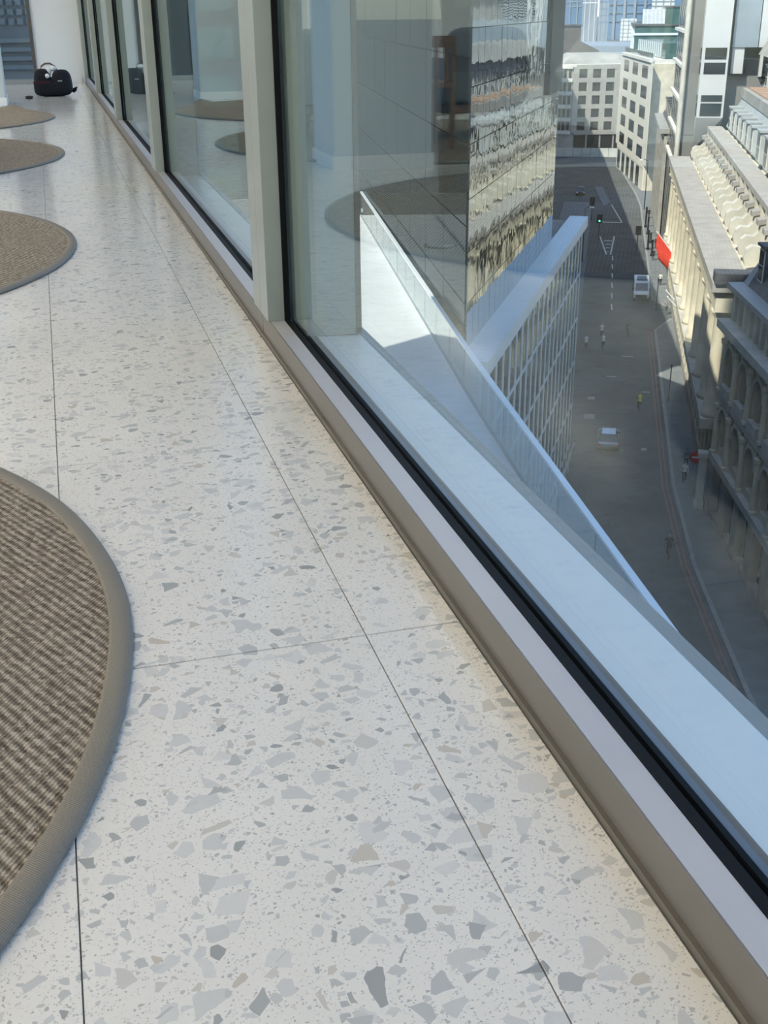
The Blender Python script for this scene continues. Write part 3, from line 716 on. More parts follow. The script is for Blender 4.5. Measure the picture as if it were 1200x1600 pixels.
dm = MB().box(-0.22, 0.22, -1.95, -0.001, 16.41, 16.89).mesh('modillion', 'stone_cream')
for i in range(51): put('modillion', dm, r2, (0.8+1.5*i, 0, 0))
MB().box(L2-1.1, L2+0.75, -2.0, 0.7, 17.56, 18.3).build('corner_block', 'slate', r2)
# attic with scroll brackets
MB().box(0, L2-2.5, 2.9, 14, 17.01, 20.9).build('attic', 'stone_cream', r2)
MB().box(0, L2-2.3, 2.5, 4.4, 20.91, 21.4).build('attic_cornice', 'stone_mid', r2)
br = [(2.899,17.56),(0.75,17.56),(0.62,18.1),(0.78,18.75),(1.15,19.05),(1.75,19.0),(2.1,19.35),(2.2,19.9),(2.899,20.1)]
bm_ = MB().extx(br, -0.55, 0.55).mesh('bracket', 'stone_pale')
bt_ = MB().extx([(1.9,19.9),(2.85,20.11),(2.85,20.5),(1.9,20.3)], -0.65, 0.65).mesh('bracket_cap', 'stone_grey')
am_ = MB().box(-0.70, 0.70, 2.55, 2.899, 17.6, 20.85).mesh('pilaster', 'stone_pale')
aw = MB().box(-0.90, 0.90, 2.84, 2.899, 18.0, 20.4).mesh('window', 'pane_dark')
for i in range(30):
    x = 1.4+4.4*i
    if x > L2-3: break
    put('bracket_cap', bt_, put('bracket', bm_, r2, (x, 0, 0))); put('pilaster', am_, r2, (x, 0, 0.01)); put('window', aw, r2, (x+2.2, 0, 0.2)) if x+2.2 < L2-3 else None
# roofs stepping back
MB().extx([(4.9,21.41),(14,21.41),(14,25.0),(6.6,25.0)], 0, 58).build('lead_mansard', 'lead_roof', r2)
for i in range(6): dormer(r2, 6+5.2*i, 4.75, 21.45, 2.0, 2.7, 1.6)
for i in range(3): dormer(r2, 40+6.4*i, 4.6, 21.45, 2.8, 3.0, 2.0)
MB().box(0, 40, 6.4, 14, 25.01, 26.2).build('roof_step', 'flat_roof', r2)
MB().box(2, 38, 7.0, 9.0, 26.21, 26.4).build('roof_walk', 'rust_roof', r2)
MB().extx([(9.0,26.21),(14,26.21),(14,30.2),(10.0,30.2)], 0, 38).build('upper_mansard', 'lead_roof', r2)
for i in range(7): dormer(r2, 4+5.0*i, 8.9, 26.3, 2.2, 2.7, 1.8)
MB().extx([(8.0,30.21),(14,30.21),(13,32.0),(9.0,32.0)], 0, 38).build('top_roof', 'flat_roof', r2)
MB().extx([(5.0,25.01),(13.5,25.01),(12.0,29.5),(8.5,29.5)], 42, 62).build('lead_hip', 'lead_roof', r2)
for i in range(9): MB().extx([(4.95,25.02),(5.2,25.02),(8.7,29.52),(8.5,29.6)], 42.5+2.3*i, 42.75+2.3*i).build('roof_seam', 'coping_metal', r2)

# ---- R1 nearest building with a slate mansard, turned slightly to the street
pA, pB = st(84.4, 9.9), st(57.0, 13.8)
r1rz = math.atan2(pB[1]-pA[1], pB[0]-pA[0]); L1 = math.hypot(pB[0]-pA[0], pB[1]-pA[1])
r1 = thing('mansard_building', 'ornate stone building with a slate mansard and white dormers, nearest right', 'building', (pA[0], pA[1], GZ), r1rz)
MB().box(0, L1, 0, 15, 0, 14.8).build('body', 'stone_cream', r1)
facade(r1, L1, 4.6, 7, 1, 1.4, 0.8, 0.7, 'stone_grey', 'pane_dark', 0, 0.3)
facade(r1, L1, 9.2, 7, 2, 1.7, 1.3, 0.55, 'stone_cream', 'pane_dark', 0, 5.3, 0, True)
MB().box(-0.2, L1, -0.95, -0.001, 4.75, 5.35).build('string_course', 'stone_pale', r1)
MB().box(-0.2, L1, -0.85, -0.001, 9.6, 10.1).build('string_course', 'stone_pale', r1)
MB().box(-0.3, L1, -1.35, 0.6, 14.81, 15.4).build('cornice', 'stone_pale', r1)
c1 = MB().lathe([(0.34,0),(0.34,0.2),(0.26,0.3),(0.22,3.4),(0.33,3.6),(0.34,3.85)], 12).mesh('half_column', 'stone_cream')
am2 = MB(); 
for k in range(9):
    t0, t1 = math.pi*k/9, math.pi*(k+1)/9
    am2.hexa([(1.15*math.cos(t0),-0.8,1.15*math.sin(t0)),(1.15*math.cos(t1),-0.8,1.15*math.sin(t1)),(1.15*math.cos(t1),-0.55,1.15*math.sin(t1)),(1.15*math.cos(t0),-0.55,1.15*math.sin(t0)),
              (1.45*math.cos(t0),-0.8,1.45*math.sin(t0)),(1.45*math.cos(t1),-0.8,1.45*math.sin(t1)),(1.45*math.cos(t1),-0.55,1.45*math.sin(t1)),(1.45*math.cos(t0),-0.55,1.45*math.sin(t0))])
archm = am2.mesh('window_arch', 'stone_pale')
b1 = L1/7
for i in range(8):
    for z in (5.36, 10.2): put('half_column', c1, r1, (i*b1 if 0 < i < 7 else (0.4 if i == 0 else L1-0.4), -0.72, z))
for i in range(7):
    put('window_arch', archm, r1, (i*b1+b1/2, 0, 8.0)); put('window_arch', archm, r1, (i*b1+b1/2, 0, 12.6))
    MB().box(i*b1+0.9, i*b1+b1-0.9, -0.95, -0.56, 10.1, 10.9).build('balcony', 'stone_pale', r1)
pier2 = MB().box(-0.28, 0.28, -0.5, 0.1, 15.41, 17.6).mesh('attic_pier', 'stone_pale')
for i in range(19): put('attic_pier', pier2, r1, (0.5+i*(L1-1)/18, 0, 0))
MB().box(-0.1, L1, 0.11, 1.0, 15.41, 17.6).build('attic_wall', 'stone_cream', r1)
MB().box(-0.3, L1, -0.9, 1.0, 17.61, 18.0).build('eaves', 'lip_metal', r1)
MB().extx([(0.2,18.01),(15,18.01),(13.5,22.5),(2.6,22.5)], 1.0, L1).build('mansard', 'slate', r1)
MB().hexa([(-0.2,0.2,18.01),(1.0,0.2,18.01),(1.0,15,18.01),(-0.2,15,18.01),(1.0-0.01,2.6,22.5),(1.0,2.6,22.5),(1.0,13.5,22.5),(1.0-0.01,13.5,22.5)]).build('mansard_hip', 'lead_roof', r1)
for i in range(6): dormer(r1, 2.6+4.0*i, 0.55, 18.4, 1.5, 2.6, 2.0, 'slate')
MB().box(1.5, L1, 3.2, 13, 22.51, 23.2).build('roof_top', 'flat_roof', r1)
for i in range(3): MB().box(4+7*i, 6.2+7*i, 4, 5.6, 23.21, 25.0).build('chimney', 'stone_pale', r1)
for k in range(8): MB().tube([(2.2+1.0*k, 3.4, 23.2), (2.2+1.0*k, 3.4, 24.3)], 0.04, 6).build('rail_post', 'rail_metal', r1)
for z in (23.75, 24.3): MB().tube([(2.2, 3.4, z), (9.2, 3.4, z)], 0.035, 6).build('guard_rail', 'rail_metal', r1)

# ---- R3 modern tower, near face at s=168
r3 = rb('clad_tower', 'tall grey stone and white panel tower behind the columned building', (168, 200), 9.6)
L3 = 32.0; DZ = -GZ
MB().box(0, L3, 0, 34, 0, 52).build('body', 'cladding_grey', r3)
# near face is the +x end (x=L3); pieces with outward +x
def rp(name, mat, y0, y1, z0, z1, x0=0.001, x1=0.25): return MB().box(L3+x0, L3+x1, y0, y1, DZ+z0, DZ+z1).build(name, mat, r3)
for a, b in ((-0.35, 0.15), (0.75, 1.05)): MB().tube([(L3-0.2-a*2, -0.35, 4), (L3-0.2-a*2, -0.35, 52)], 0.28, 10).build('riser_pipe', 'stone_pale', r3)
for j in range(5): MB().box(0, L3, -0.5, -0.001, DZ-20+4.4*j, DZ-19.6+4.4*j).build('sill_band', 'stone_white', r3)
for j in range(11):
    for i in range(6): MB().box(1.5+5*i, 4.6+5*i, -0.08, -0.001, 4+4.2*j, 6.6+4.2*j).build('window', 'pane_dark', r3)
bay = MB().box(L3+0.001, L3+2.4, 1.6, 5.0, DZ-12.6, DZ+17).build('bay', 'cladding_white', r3)
MB().hexa([(L3+0.001,1.6,DZ-17.0),(L3+0.05,1.6,DZ-17.0),(L3+0.05,4.9,DZ-14.5),(L3+0.001,4.9,DZ-14.5),(L3+0.001,1.6,DZ-12.61),(L3+2.4,1.6,DZ-12.61),(L3+2.4,5.0,DZ-12.61),(L3+0.001,5.0,DZ-12.61)]).build('bay_soffit', 'cladding_white', bay)
for z0, z1 in ((-5.4,-4.0),(-7.2,-5.8),(-10.6,-9.8),(-12.4,-10.8)):
    MB().box(L3+2.401, L3+2.45, 2.0, 4.7, DZ+z0, DZ+z1).build('window', 'pane_dark', bay)
    MB().box(L3+0.4, L3+2.0, 1.5, 1.599, DZ+z0, DZ+z1).build('window', 'pane_dark', bay)
rp('metal_panel', 'metal_blue', 5.4, 8.6, -4.0, 17, 0.001, 1.4)
rp('white_pier', 'cladding_white', 8.7, 9.7, -4.0, 17, 0.001, 1.6)
rp('curved_panel', 'cladding_white', 5.5, 7.0, -7.2, -4.05, 0.001, 1.2)
rp('window', 'pane_dark', 7.3, 9.0, -7.2, -4.05)
rp('white_pier', 'cladding_white', 9.1, 9.5, -7.6, -4.05, 0.001, 0.9)
rp('metal_panel', 'metal_blue', 9.8, 26, -4.0, -0.6, 0.001, 0.9)
for k in range(7): rp('louvre', 'metal_blue', 10.4, 14.5, -0.5+0.36*k, -0.3+0.36*k, 0.001, 0.5)
rp('vent_recess', 'dark_metal', 10.2, 14.7, -0.55, 2.1, 0.001, 0.1)
for k in range(4): rp('metal_panel', 'metal_blue', 10.0+3.2*k, 13.0+3.2*k, 2.2, 17, 0.001, 0.9)
for k in range(5): rp('window', 'pane_dark', 9.8+3.3*k, 12.8+3.3*k, -7.2, -4.1, 0.001, 0.2)
for k in range(5):
    for z0, z1, mt in ((-10.8,-8.6,'metal_blue'),(-15.2,-11.2,'pane_dark'),(-8.4,-7.6,'pane_dark')):
        rp('window' if mt == 'pane_dark' else 'metal_panel', mt, 9.6+3.6*k, 11.6+3.6*k, z0, z1, 0.001, 0.08)
for j in range(7):
    for k in range(3): rp('stone_panel', 'cladding_grey', 0.1+1.72*k if k else 0.1, 1.55 if k == 0 else 1.72*k+1.6, -33+3.0*j, -30.1+3.0*j, 0.001, 0.06)
MB().box(L3+0.001, L3+1.6, 0.1, 26, 0, DZ-21).build('link_block', 'stone_grey', r3)

# ---- R4 dark ornate building further on
r4 = rb('dark_victorian_building', 'dark ornate stone building with stepped slate roofs past the tower', (201, 232), 9.4)
L4 = 31.0
MB().box(0, L4, 0, 14, 0, 17).build('body', 'stone_dark', r4)
facade(r4, L4, 15.0, 9, 4, 1.5, 1.2, 0.6, 'stone_grey', 'pane_dark', 0, 1.0)
MB().box(-0.2, L4+0.2, -1.3, 0.4, 17.01, 17.7).build('cornice', 'stone_grey', r4)
MB().extx([(0.2,17.71),(14,17.71),(13,22.5),(3.0,22.5)], 0, L4).build('mansard', 'slate', r4)
for i in range(5): dormer(r4, 3.5+6*i, 0.6, 18.0, 1.8, 2.6, 2.0, 'slate')
MB().extr([(L4-6,17.71),(L4,17.71),(L4,29.0),(L4-0.5,29.0)], 3.2, 9).build('stepped_gable', 'cladding_grey', r4)
MB().hexa([(L4-6.5,0.5,22.6),(L4-0.2,0.5,22.6),(L4-0.2,3.1,22.6),(L4-6.5,3.1,22.6),(L4-6,2.2,25.6),(L4-0.2,2.2,25.6),(L4-0.2,3.1,25.6),(L4-6,3.1,25.6)]).build('roof_wedge', 'flat_roof', r4)

# ---- R5 white building with a grid of windows, at the bend of the street
P5a, P5b = (132.9, 267.5), (119.6, 228.0)
rz5 = math.atan2(P5b[1]-P5a[1], P5b[0]-P5a[0]); L5 = math.hypot(P5b[0]-P5a[0], P5b[1]-P5a[1])
r5 = thing('white_building', 'sunlit white building with a regular grid of windows at the bend', 'building', (P5a[0], P5a[1], GZ), rz5)
MB().box(0, L5, 0, 16, 0, 26).build('body', 'stone_white', r5)
MB().box(L5+0.001, L5+0.25, 0.3, 15.7, 0, 25.2).build('side_wall', 'stone_cream', r5)
pm = MB().box(0, 6.0, -0.07, -0.001, 0, 2.9).mesh('window', 'pane_dark')
facade(r5, L5, 20.0, 3, 5, 5.6, 1.5, 0.10, 'stone_white', 'pane_dark', 0, 5.4)
MB().box(-0.3, L5+0.3, -0.4, 0.4, 25.5, 26.1).build('cornice', 'stone_white', r5)
for i in range(5): MB().box(1.6+7.6*i, 5.9+7.6*i, -0.05, -0.001, 0.2, 4.4).build('arcade_opening', 'pane_dark', r5)
MB().box(3, L5-2, 3, 13, 26.11, 29).build('glass_penthouse', 'pane_teal', r5)
for i in range(12): MB().box(3.2+2.8*i, 3.5+2.8*i, 2.8, 2.999, 26.11, 29).build('penthouse_mullion', 'coping_metal', r5)
for y_ in (0.3,): MB().box(0.2, L5-0.2, y_, y_+0.06, 26.11, 27.2).build('roof_balustrade', 'screen_glass', r5)

# ---- R6 teal glass building behind
P6 = st(352, 5.2)
r6 = thing('teal_glass_building', 'teal glazed office building with a sloping roof light behind the white one', 'building', (P6[0], P6[1], GZ), RRZ)
MB().box(-40, 0, 0, 18, 0, 31).build('body', 'pane_teal', r6)
for j in range(4): MB().box(-40, 0.2, -0.4, -0.001, 16+4.2*j, 17+4.2*j).build('spandrel', 'coping_metal', r6)
fm6 = MB().box(-0.12, 0.12, -0.5, -0.001, 14, 31).mesh('fin', 'coping_metal')
for i in range(20): put('fin', fm6, r6, (-39+2*i, 0, 0))
for j in range(4): MB().box(0.001, 0.3, 0, 18, 16+4.2*j, 16.6+4.2*j).build('spandrel', 'coping_metal', r6)
MB().box(-40.2, 0.4, -0.8, 18, 31.01, 31.5).build('cornice', 'slate', r6)
MB().extr([(-14,31.51),(-1.5,31.51),(-6.5,35.2),(-14,35.2)], 2.0, 8.0).build('sloping_roof_light', 'lead_roof', r6)
for k in range(6): MB().extr([(-14,31.52),(-1.45,31.52),(-6.45,35.25),(-14,35.25)], 2.1+1.1*k, 2.22+1.1*k).build('glazing_rib', 'coping_metal', r6)
MB().box(-14, -3, 8.001, 16, 31.51, 35.6).build('plant_room', 'pane_teal', r6)
MB().box(-14.2, -2.8, 7.9, 16.2, 35.61, 36.0).build('plant_roof', 'slate', r6)

# ---- rounded corner building closing the street
rc = thing('rounded_corner_building', 'pale stone building with a rounded corner closing the street', 'building', (131.5, 300.5, GZ), math.atan2(-3.0, 17.0))
LC, HCB = 19.0, 21.5
pts = [(LC, 16), (LC, 0)]+[(3.2-3.2*math.sin(t), 3.2-3.2*math.cos(t)) for t in [math.pi/2*k/8 for k in range(9)]]+[(0, 16)]
MB().prism(pts[::-1], 0, HCB).build('body', 'stone_mid', rc)
facade(rc, LC-4.2, HCB-5.0, 4, 5, 1.5, 1.1, 0.35, 'stone_mid', 'pane_dark', 4.2, 5.0)
for i in range(4): MB().box(4.4+3.7*i, 7.6+3.7*i, -0.1, -0.001, 0.3, 4.3).build('shopfront', 'dark_metal', rc)
for j in range(6):
    h = 0.5; q = [(3.2-(3.2+0.5)*math.sin(t), 3.2-(3.2+0.5)*math.cos(t)) for t in [math.pi/2*k/8 for k in range(9)]]
    qi = [(3.2-3.2*math.sin(t), 3.2-3.2*math.cos(t)) for t in [math.pi/2*k/8 for k in range(9)]]
    MB().prism(q+qi[::-1], 4.6+j*3.3, 4.6+j*3.3+0.8).build('rounded_band', 'stone_white', rc)
    if j < 5:
        for k in range(4):
            t0, t1 = math.pi/2*(k+0.22)/4, math.pi/2*(k+0.78)/4
            a = [(3.2-3.26*math.sin(t), 3.2-3.26*math.cos(t)) for t in (t0, t1)]; b = [(3.2-3.2*math.sin(t), 3.2-3.2*math.cos(t)) for t in (t1, t0)]
            MB().prism(a+b, 5.6+j*3.3, 7.7+j*3.3).build('window', 'pane_dark', rc)
MB().prism([(p[0]*1.02, p[1]*1.0) for p in pts[::-1]], HCB+0.01, HCB+0.6).build('cornice', 'stone_white', rc)
MB().hexa([(1,1.5,HCB+0.61),(LC,1.5,HCB+0.61),(LC,16,HCB+0.61),(1,16,HCB+0.61),(5,6,HCB+3.0),(LC-2,6,HCB+3.0),(LC-2,16,HCB+3.0),(5,16,HCB+3.0)]).build('roof', 'flat_roof', rc)
bb = thing('brown_block', 'plain dark brown block behind the rounded corner building', 'building', (140, 330, GZ), math.atan2(-3.0, 17.0))
MB().box(-2, 9.5, 0, 12, 0, 31).build('body', 'brown_block', bb)
MB().hexa([(9.51,0,0),(17,0,0),(17,12,0),(9.51,12,0),(9.51,0,27),(15,0,24.5),(15,12,24.5),(9.51,12,27)]).build('lower_wing', 'brown_block', bb)
MB().box(-2.2, 9.7, -0.3, 12, 31.01, 31.4).build('parapet', 'slate', bb)
mt = thing('metal_tower', 'pale metal-clad tower with dark paired windows left of the street end', 'building', (138, 347, GZ), math.atan2(-3.0, 17.0))
MB().box(-25, 11.6, 0, 20, 0, 75).build('body', 'cladding_white', mt)
for i in range(8): MB().box(-24+4.4*i, -22.2+4.4*i, -0.8, -0.001, 20, 75).build('metal_pier', 'metal_blue', mt)
for j in range(10):
    for i in range(2): MB().box(6.2, 11.2, -0.4, -0.001, 20.0+7*j+2.4*i, 21.9+7*j+2.4*i).build('window', 'pane_dark', mt)
for j in range(3): MB().box(-25, 5.5, -0.9, -0.81, 23+5*j, 25.6+5*j).build('window', 'pane_dark', mt)

# hoarding and building works before the corner building
for i in range(8):
    p = st(318, -12.5+2.3*i)
    t = thing('hoarding_panel', 'pale site hoarding panel before the rounded corner building', 'hoarding', (p[0], p[1], GZ), SRZ-math.pi/2, 'hoarding panels at the street end')
    MB().box(-1.1, 1.1, -0.04, 0.04, 0.02, 2.1).build('board', 'hoarding', t); MB().box(-1.12, 1.12, -0.06, 0.06, 2.11, 2.22).build('rail', 'stone_white', t)

# ---------------------------------------------------------------- skyline, far off
def sky_tower(x_px, dist, w, d, top, mat, label, strips=None, rot=0.0):
    az = YAW+math.atan((x_px-600)/1964.0)
    t = thing('skyline_tower', label, 'tower', (math.sin(az)*dist, math.cos(az)*dist, GZ), -az+rot)
    H = top-GZ
    MB().box(-w/2, w/2, 0, d, 0, H).build('body', mat, t)
    if strips:
        nv, nh, sm = strips
        vm = MB().box(-w*0.02, w*0.02, -w*0.03, -0.001, 0, H).mesh('rib', sm)
        for i in range(nv): put('rib', vm, t, (-w/2+w*(i+0.5)/nv, 0, 0))
        hm_ = MB().box(-w/2, w/2, -w*0.02, -0.001, 0, H*0.012).mesh('floor_band', sm)
        for j in range(nh): put('floor_band', hm_, t, (0, 0, H*0.35+H*0.64*(j+0.5)/nh))
    return t
sky_tower(893, 1500, 34, 30, 60, 'sky_tower_hazed', 'tower tinted haze-blue at the far left of the skyline', (4, 12, 'sky_tower_grey'))
sky_tower(930, 1350, 16, 20, 70, 'sky_tower_grey', 'slim grey tower with pale ribs on the skyline', (3, 14, 'sky_tower_pale'))
sky_tower(912, 1700, 30, 30, 70, 'sky_tower_hazed', 'tall haze-blue tower behind the slim ribbed tower on the skyline')
sky_tower(952, 1200, 9, 14, 20, 'sky_tower_grey', 'thin grey spire-like tower right of the slim ribbed tower', (2, 6, 'sky_tower_hazed'))
sky_tower(975, 1600, 40, 30, 80, 'sky_tower_hazed', 'broad haze-blue tower in the middle of the skyline', (5, 10, 'sky_tower_grey'))
sky_tower(992, 1000, 12, 14, -8, 'sky_tower_pale', 'low pale block on the skyline above the brown block', (3, 6, 'sky_tower_grey'))
sky_tower(1008, 1500, 70, 30, 8, 'sky_tower_hazed', 'long slab in dark haze-blue across the skyline', (6, 3, 'sky_tower_grey'))
sky_tower(1023, 900, 9, 12, -6, 'sky_tower_pale', 'bright white stepped block on the skyline above the teal roof', (2, 7, 'sky_tower_grey'))
sky_tower(1044, 1300, 22, 20, 60, 'sky_tower_pale', 'pale tower on the skyline beside the clad tower', (3, 14, 'sky_tower_grey'))
sky_tower(1066, 1750, 30, 20, 60, 'sky_tower_hazed', 'haze-blue tower on the skyline partly behind the clad tower')
lab_low = ['low grey roofs left of the skyline', 'low pale terrace of roofs under the skyline', 'low dark warehouse roofs under the skyline', 'low red-brown roof block under the skyline', 'low teal roof block under the skyline', 'low white roof block under the skyline', 'low long grey roof block under the skyline', 'low cream roof block near the teal building', 'low slate roof block near the teal building']
for i, (xp, d_, w_, tp, mt_) in enumerate(((925,620,30,-24,'sky_tower_grey'),(945,560,26,-26,'sky_tower_pale'),(970,700,40,-25,'slate'),(915,500,8,-23,'rust_roof'),(1000,650,36,-24,'pane_teal'),(985,480,14,-23,'sky_tower_pale'),(950,800,120,-22,'sky_tower_grey'),(962,440,14,-22,'stone_cream'),(1010,520,24,-22,'slate'))):
    az = YAW+math.atan((xp-600)/1964.0)
    t = thing('low_block', lab_low[i], 'building', (math.sin(az)*d_, math.cos(az)*d_, GZ), -az)
    MB().box(-w_/2, w_/2, 0, 20, 0, tp-GZ).build('body', mt_, t)
    MB().extx([(0,tp-GZ+0.01),(20,tp-GZ+0.01),(10,tp-GZ+2.5)], -w_/2-0.3, w_/2+0.3).build('roof', 'slate' if i % 2 else 'sky_tower_grey', t)
def tree(x_px, dist, h, label):
    az = YAW+math.atan((x_px-600)/1964.0)
    t = thing('tree', label, 'tree', (math.sin(az)*dist, math.cos(az)*dist, GZ))
    MB().tube([(0,0,0),(0.1,0,h*0.5)], [0.3,0.18], 8).build('trunk', 'wood', t)
    mb = MB()
    for k in range(160):
        a, b, rr = random.uniform(0, 6.28), random.uniform(-1, 1), random.uniform(0.6, 1.0)*h*0.38
        c = Vector((rr*math.cos(a)*math.sqrt(1-b*b), rr*math.sin(a)*math.sqrt(1-b*b), h*0.68+rr*b*0.85)); s_ = h*0.08
        n_ = Vector((random.gauss(0,1), random.gauss(0,1), random.gauss(0,1))).normalized(); u_ = n_.orthogonal().normalized()*s_; v_ = n_.cross(u_)
        mb.add([c+u_, c+v_, c-u_, c-v_], [(0,1,2,3)])
    tag(mb.build('foliage', 'leaf_green', t), kind='stuff')
for i, (xp, d_, h_, lb) in enumerate(((985, 590, 13, 'green tree among the low roofs under the skyline'), (1005, 615, 12, 'second green tree right of another under the skyline'), (905, 760, 14, 'dark tree at the left end of the low roofs'))): tree(xp, d_, h_, lb)

# ================================================================ VEHICLES, SIGNS AND PEOPLE
def wheels(t, xs, ys, r, w_=0.2):
    wm = MB().cylx(0, 0, 0, r, w_/2, 16).mesh('wheel', 'tyre'); hm_ = MB().cylx(0, 0, 0, r*0.6, w_/2+0.01, 12).mesh('hub', 'silver_print')
    for x in xs:
        for y in ys: put('hub', hm_, put('wheel', wm, t, (x, y, r)), (0, 0, 0))
def taper(mb):   # narrow the glasshouse
    return mb
# white van facing the viewer, local -y forward
p = st(157.5, 5.6)
van = thing('van', 'white high-roofed van driving towards the viewer by the right kerb', 'van', (p[0], p[1], GZ), -SA)
MB().extx([(-2.75,0.45),(-2.80,0.95),(-2.70,1.20),(-1.95,1.38),(-1.30,2.35),(-1.0,2.50),(2.75,2.52),(2.80,2.3),(2.80,0.45)], -0.98, 0.98).build('body', 'van_white', van, bevel=0.06)
MB().hexa([(-0.86,-2.02,1.40),(0.86,-2.02,1.40),(0.86,-1.9,1.40),(-0.86,-1.9,1.40),(-0.78,-1.40,2.28),(0.78,-1.40,2.28),(0.78,-1.25,2.28),(-0.78,-1.25,2.28)]).build('windscreen', 'car_glass', van)
MB().box(-0.75, 0.75, -2.86, -2.79, 0.62, 1.02).build('grille', 'dark_metal', van)
MB().box(-0.99, 0.99, -2.90, -2.70, 0.35, 0.58).build('bumper', 'dark_metal', van)
for sx in (-1, 1):
    MB().box(sx*0.9-0.12, sx*0.9+0.12, -2.84, -2.72, 0.85, 1.08).build('headlamp', 'sign_white', van)
    MB().box(min(sx*0.99,sx*1.22), max(sx*0.99,sx*1.22), -1.85, -1.75, 1.35, 1.70).build('mirror', 'dark_metal', van)
    MB().box(min(sx*0.985,sx*0.995), max(sx*0.985,sx*0.995), -1.5, -0.6, 1.45, 2.1).build('side_window', 'car_glass', van)
lbx = MB().box(-0.7, 0.7, -0.9, -0.55, 2.53, 2.68).build('light_bar', 'metal_blue', van)
MB().box(-0.6, 0.6, 0.2, 1.6, 2.53, 2.62).build('roof_vent', 'lip_metal', van)
wheels(van, (-0.86, 0.86), (-1.8, 1.7), 0.36)
def car(name, label, s, n, body, heading, estate=False):
    p = st(s, n); t = thing(name, label, 'car', (p[0], p[1], GZ), heading)
    MB().extx([(-2.15,0.35),(-2.2,0.62),(-2.05,0.82),(-1.05,0.95),(1.95,0.98),(2.12,0.85),(2.15,0.35)], -0.92, 0.92).build('body', body, t, bevel=0.08)
    MB().hexa([(-0.86,-1.15,0.96),(0.86,-1.15,0.96),(0.86,1.95,0.97),(-0.86,1.95,0.97),(-0.66,-0.35,1.44),(0.66,-0.35,1.44),(0.66,1.25,1.44),(-0.66,1.25,1.44)]).build('glasshouse', 'car_glass', t, bevel=0.05)
    MB().hexa([(-0.68,-0.4,1.445),(0.68,-0.4,1.445),(0.68,1.28,1.445),(-0.68,1.28,1.445),(-0.60,-0.3,1.49),(0.60,-0.3,1.49),(0.60,1.2,1.49),(-0.60,1.2,1.49)]).build('roof', body, t)
    MB().box(-0.9, 0.9, 2.10, 2.2, 0.3, 0.55).build('bumper', 'dark_metal', t)
    for sx in (-1, 1):
        MB().box(sx*0.72-0.16, sx*0.72+0.16, 2.08, 2.17, 0.66, 0.84).build('tail_lamp', 'lamp_red', t)
        MB().box(sx*0.7-0.18, sx*0.7+0.18, -2.2, -2.1, 0.6, 0.75).build('headlamp', 'sign_white', t)
        MB().box(min(sx*0.9,sx*1.05), max(sx*0.9,sx*1.05), -0.85, -0.7, 0.92, 1.06).build('mirror', body, t)
    wheels(t, (-0.83, 0.83), (-1.35, 1.35), 0.32)
    return t
car('car', 'grey hatchback in the middle of the street, nearest vehicle', 99.0, 1.7, 'car_grey', math.pi-SA)
car('car', 'small dark car far away at the junction', 251.0, -5.0, 'car_dark', -SA)

# flag on a slanted pole
p = st(146.0, 8.4)
fl_ = thing('flag', 'red flag on a slanted pole over the right footway', 'flag', (p[0], p[1], GZ+7.2), SRZ)
MB().tube([(0, -1.2, -0.2), (0.4, 1.9, 3.6)], 0.06, 8).build('pole', 'rail_metal', fl_)
vs = []; fs = []
for i in range(9):
    for j in range(9):
        u_, v_ = i/8, j/8
        vs.append((0.36-0.30*u_+0.16*math.sin(v_*6+u_*3)*v_, 1.75-2.5*u_+0.25*math.sin(v_*5)*v_, 3.42-3.05*u_-(3.3-0.6*u_)*v_*0.95))
for i in range(8):
    for j in range(8): fs.append((i*9+j, i*9+j+1, (i+1)*9+j+1, (i+1)*9+j))
fo = MB().add(vs, fs).build('cloth', 'flag_red', fl_, smooth=True); fo.modifiers.new('thick', 'SOLIDIFY').thickness = 0.03
for k in range(2):
    p = st(128.5-3.0*k, 8.9)
    q = thing('flag_pole', ('bare white pole slanting out right below the red flag', 'second bare white pole slanting out below the red flag')[k], 'pole', (p[0], p[1], GZ+5.0), SRZ)
    MB().tube([(0, -1.2, -0.3), (0.3, 1.6, 2.4)], 0.06, 8).build('shaft', 'rail_metal', q); MB().lathe([(0.02,0),(0.1,0.08),(0.02,0.18)], 8, 0.3, 1.6, 2.36).build('finial', 'rail_metal', q)
# no entry sign
p = st(88.6, 8.5)
ne = thing('no_entry_sign', 'round red no entry sign on a post by the right footway', 'sign', (p[0], p[1], GZ+K), -SA+R(-6))
MB().tube([(0,0.06,0),(0,0.06,3.3)], 0.045, 8).build('post', 'lip_metal', ne)
def disc(mb, r, y0, y1, z): 
    n = 24; vs = [(r*math.cos(2*math.pi*k/n), y, z+r*math.sin(2*math.pi*k/n)) for y in (y0, y1) for k in range(n)]
    return mb.add(vs, [tuple(range(n)), tuple(range(2*n-1, n-1, -1))]+[(k, (k+1) % n, n+(k+1) % n, n+k) for k in range(n)])
dk = disc(MB(), 0.52, -0.02, 0.02, 3.0).build('plate', 'sign_red', ne)
MB().box(-0.36, 0.36, -0.035, -0.021, 2.93, 3.07).build('bar', 'sign_white', dk)
# stone post of the shop corner
p = st(85.6, 8.7)
cp = thing('corner_pillar', 'pale stone pillar at the shop corner by the no entry sign', 'pillar', (p[0], p[1], GZ+K), SRZ)
MB().box(-0.4, 0.4, -0.35, 0.35, 0, 0.5).build('foot', 'stone_pale', cp); MB().box(-0.3, 0.3, -0.28, 0.28, 0.501, 4.2).build('shaft', 'stone_pale', cp); MB().box(-0.45, 0.45, -0.4, 0.4, 4.201, 4.6).build('cap', 'stone_pale', cp)

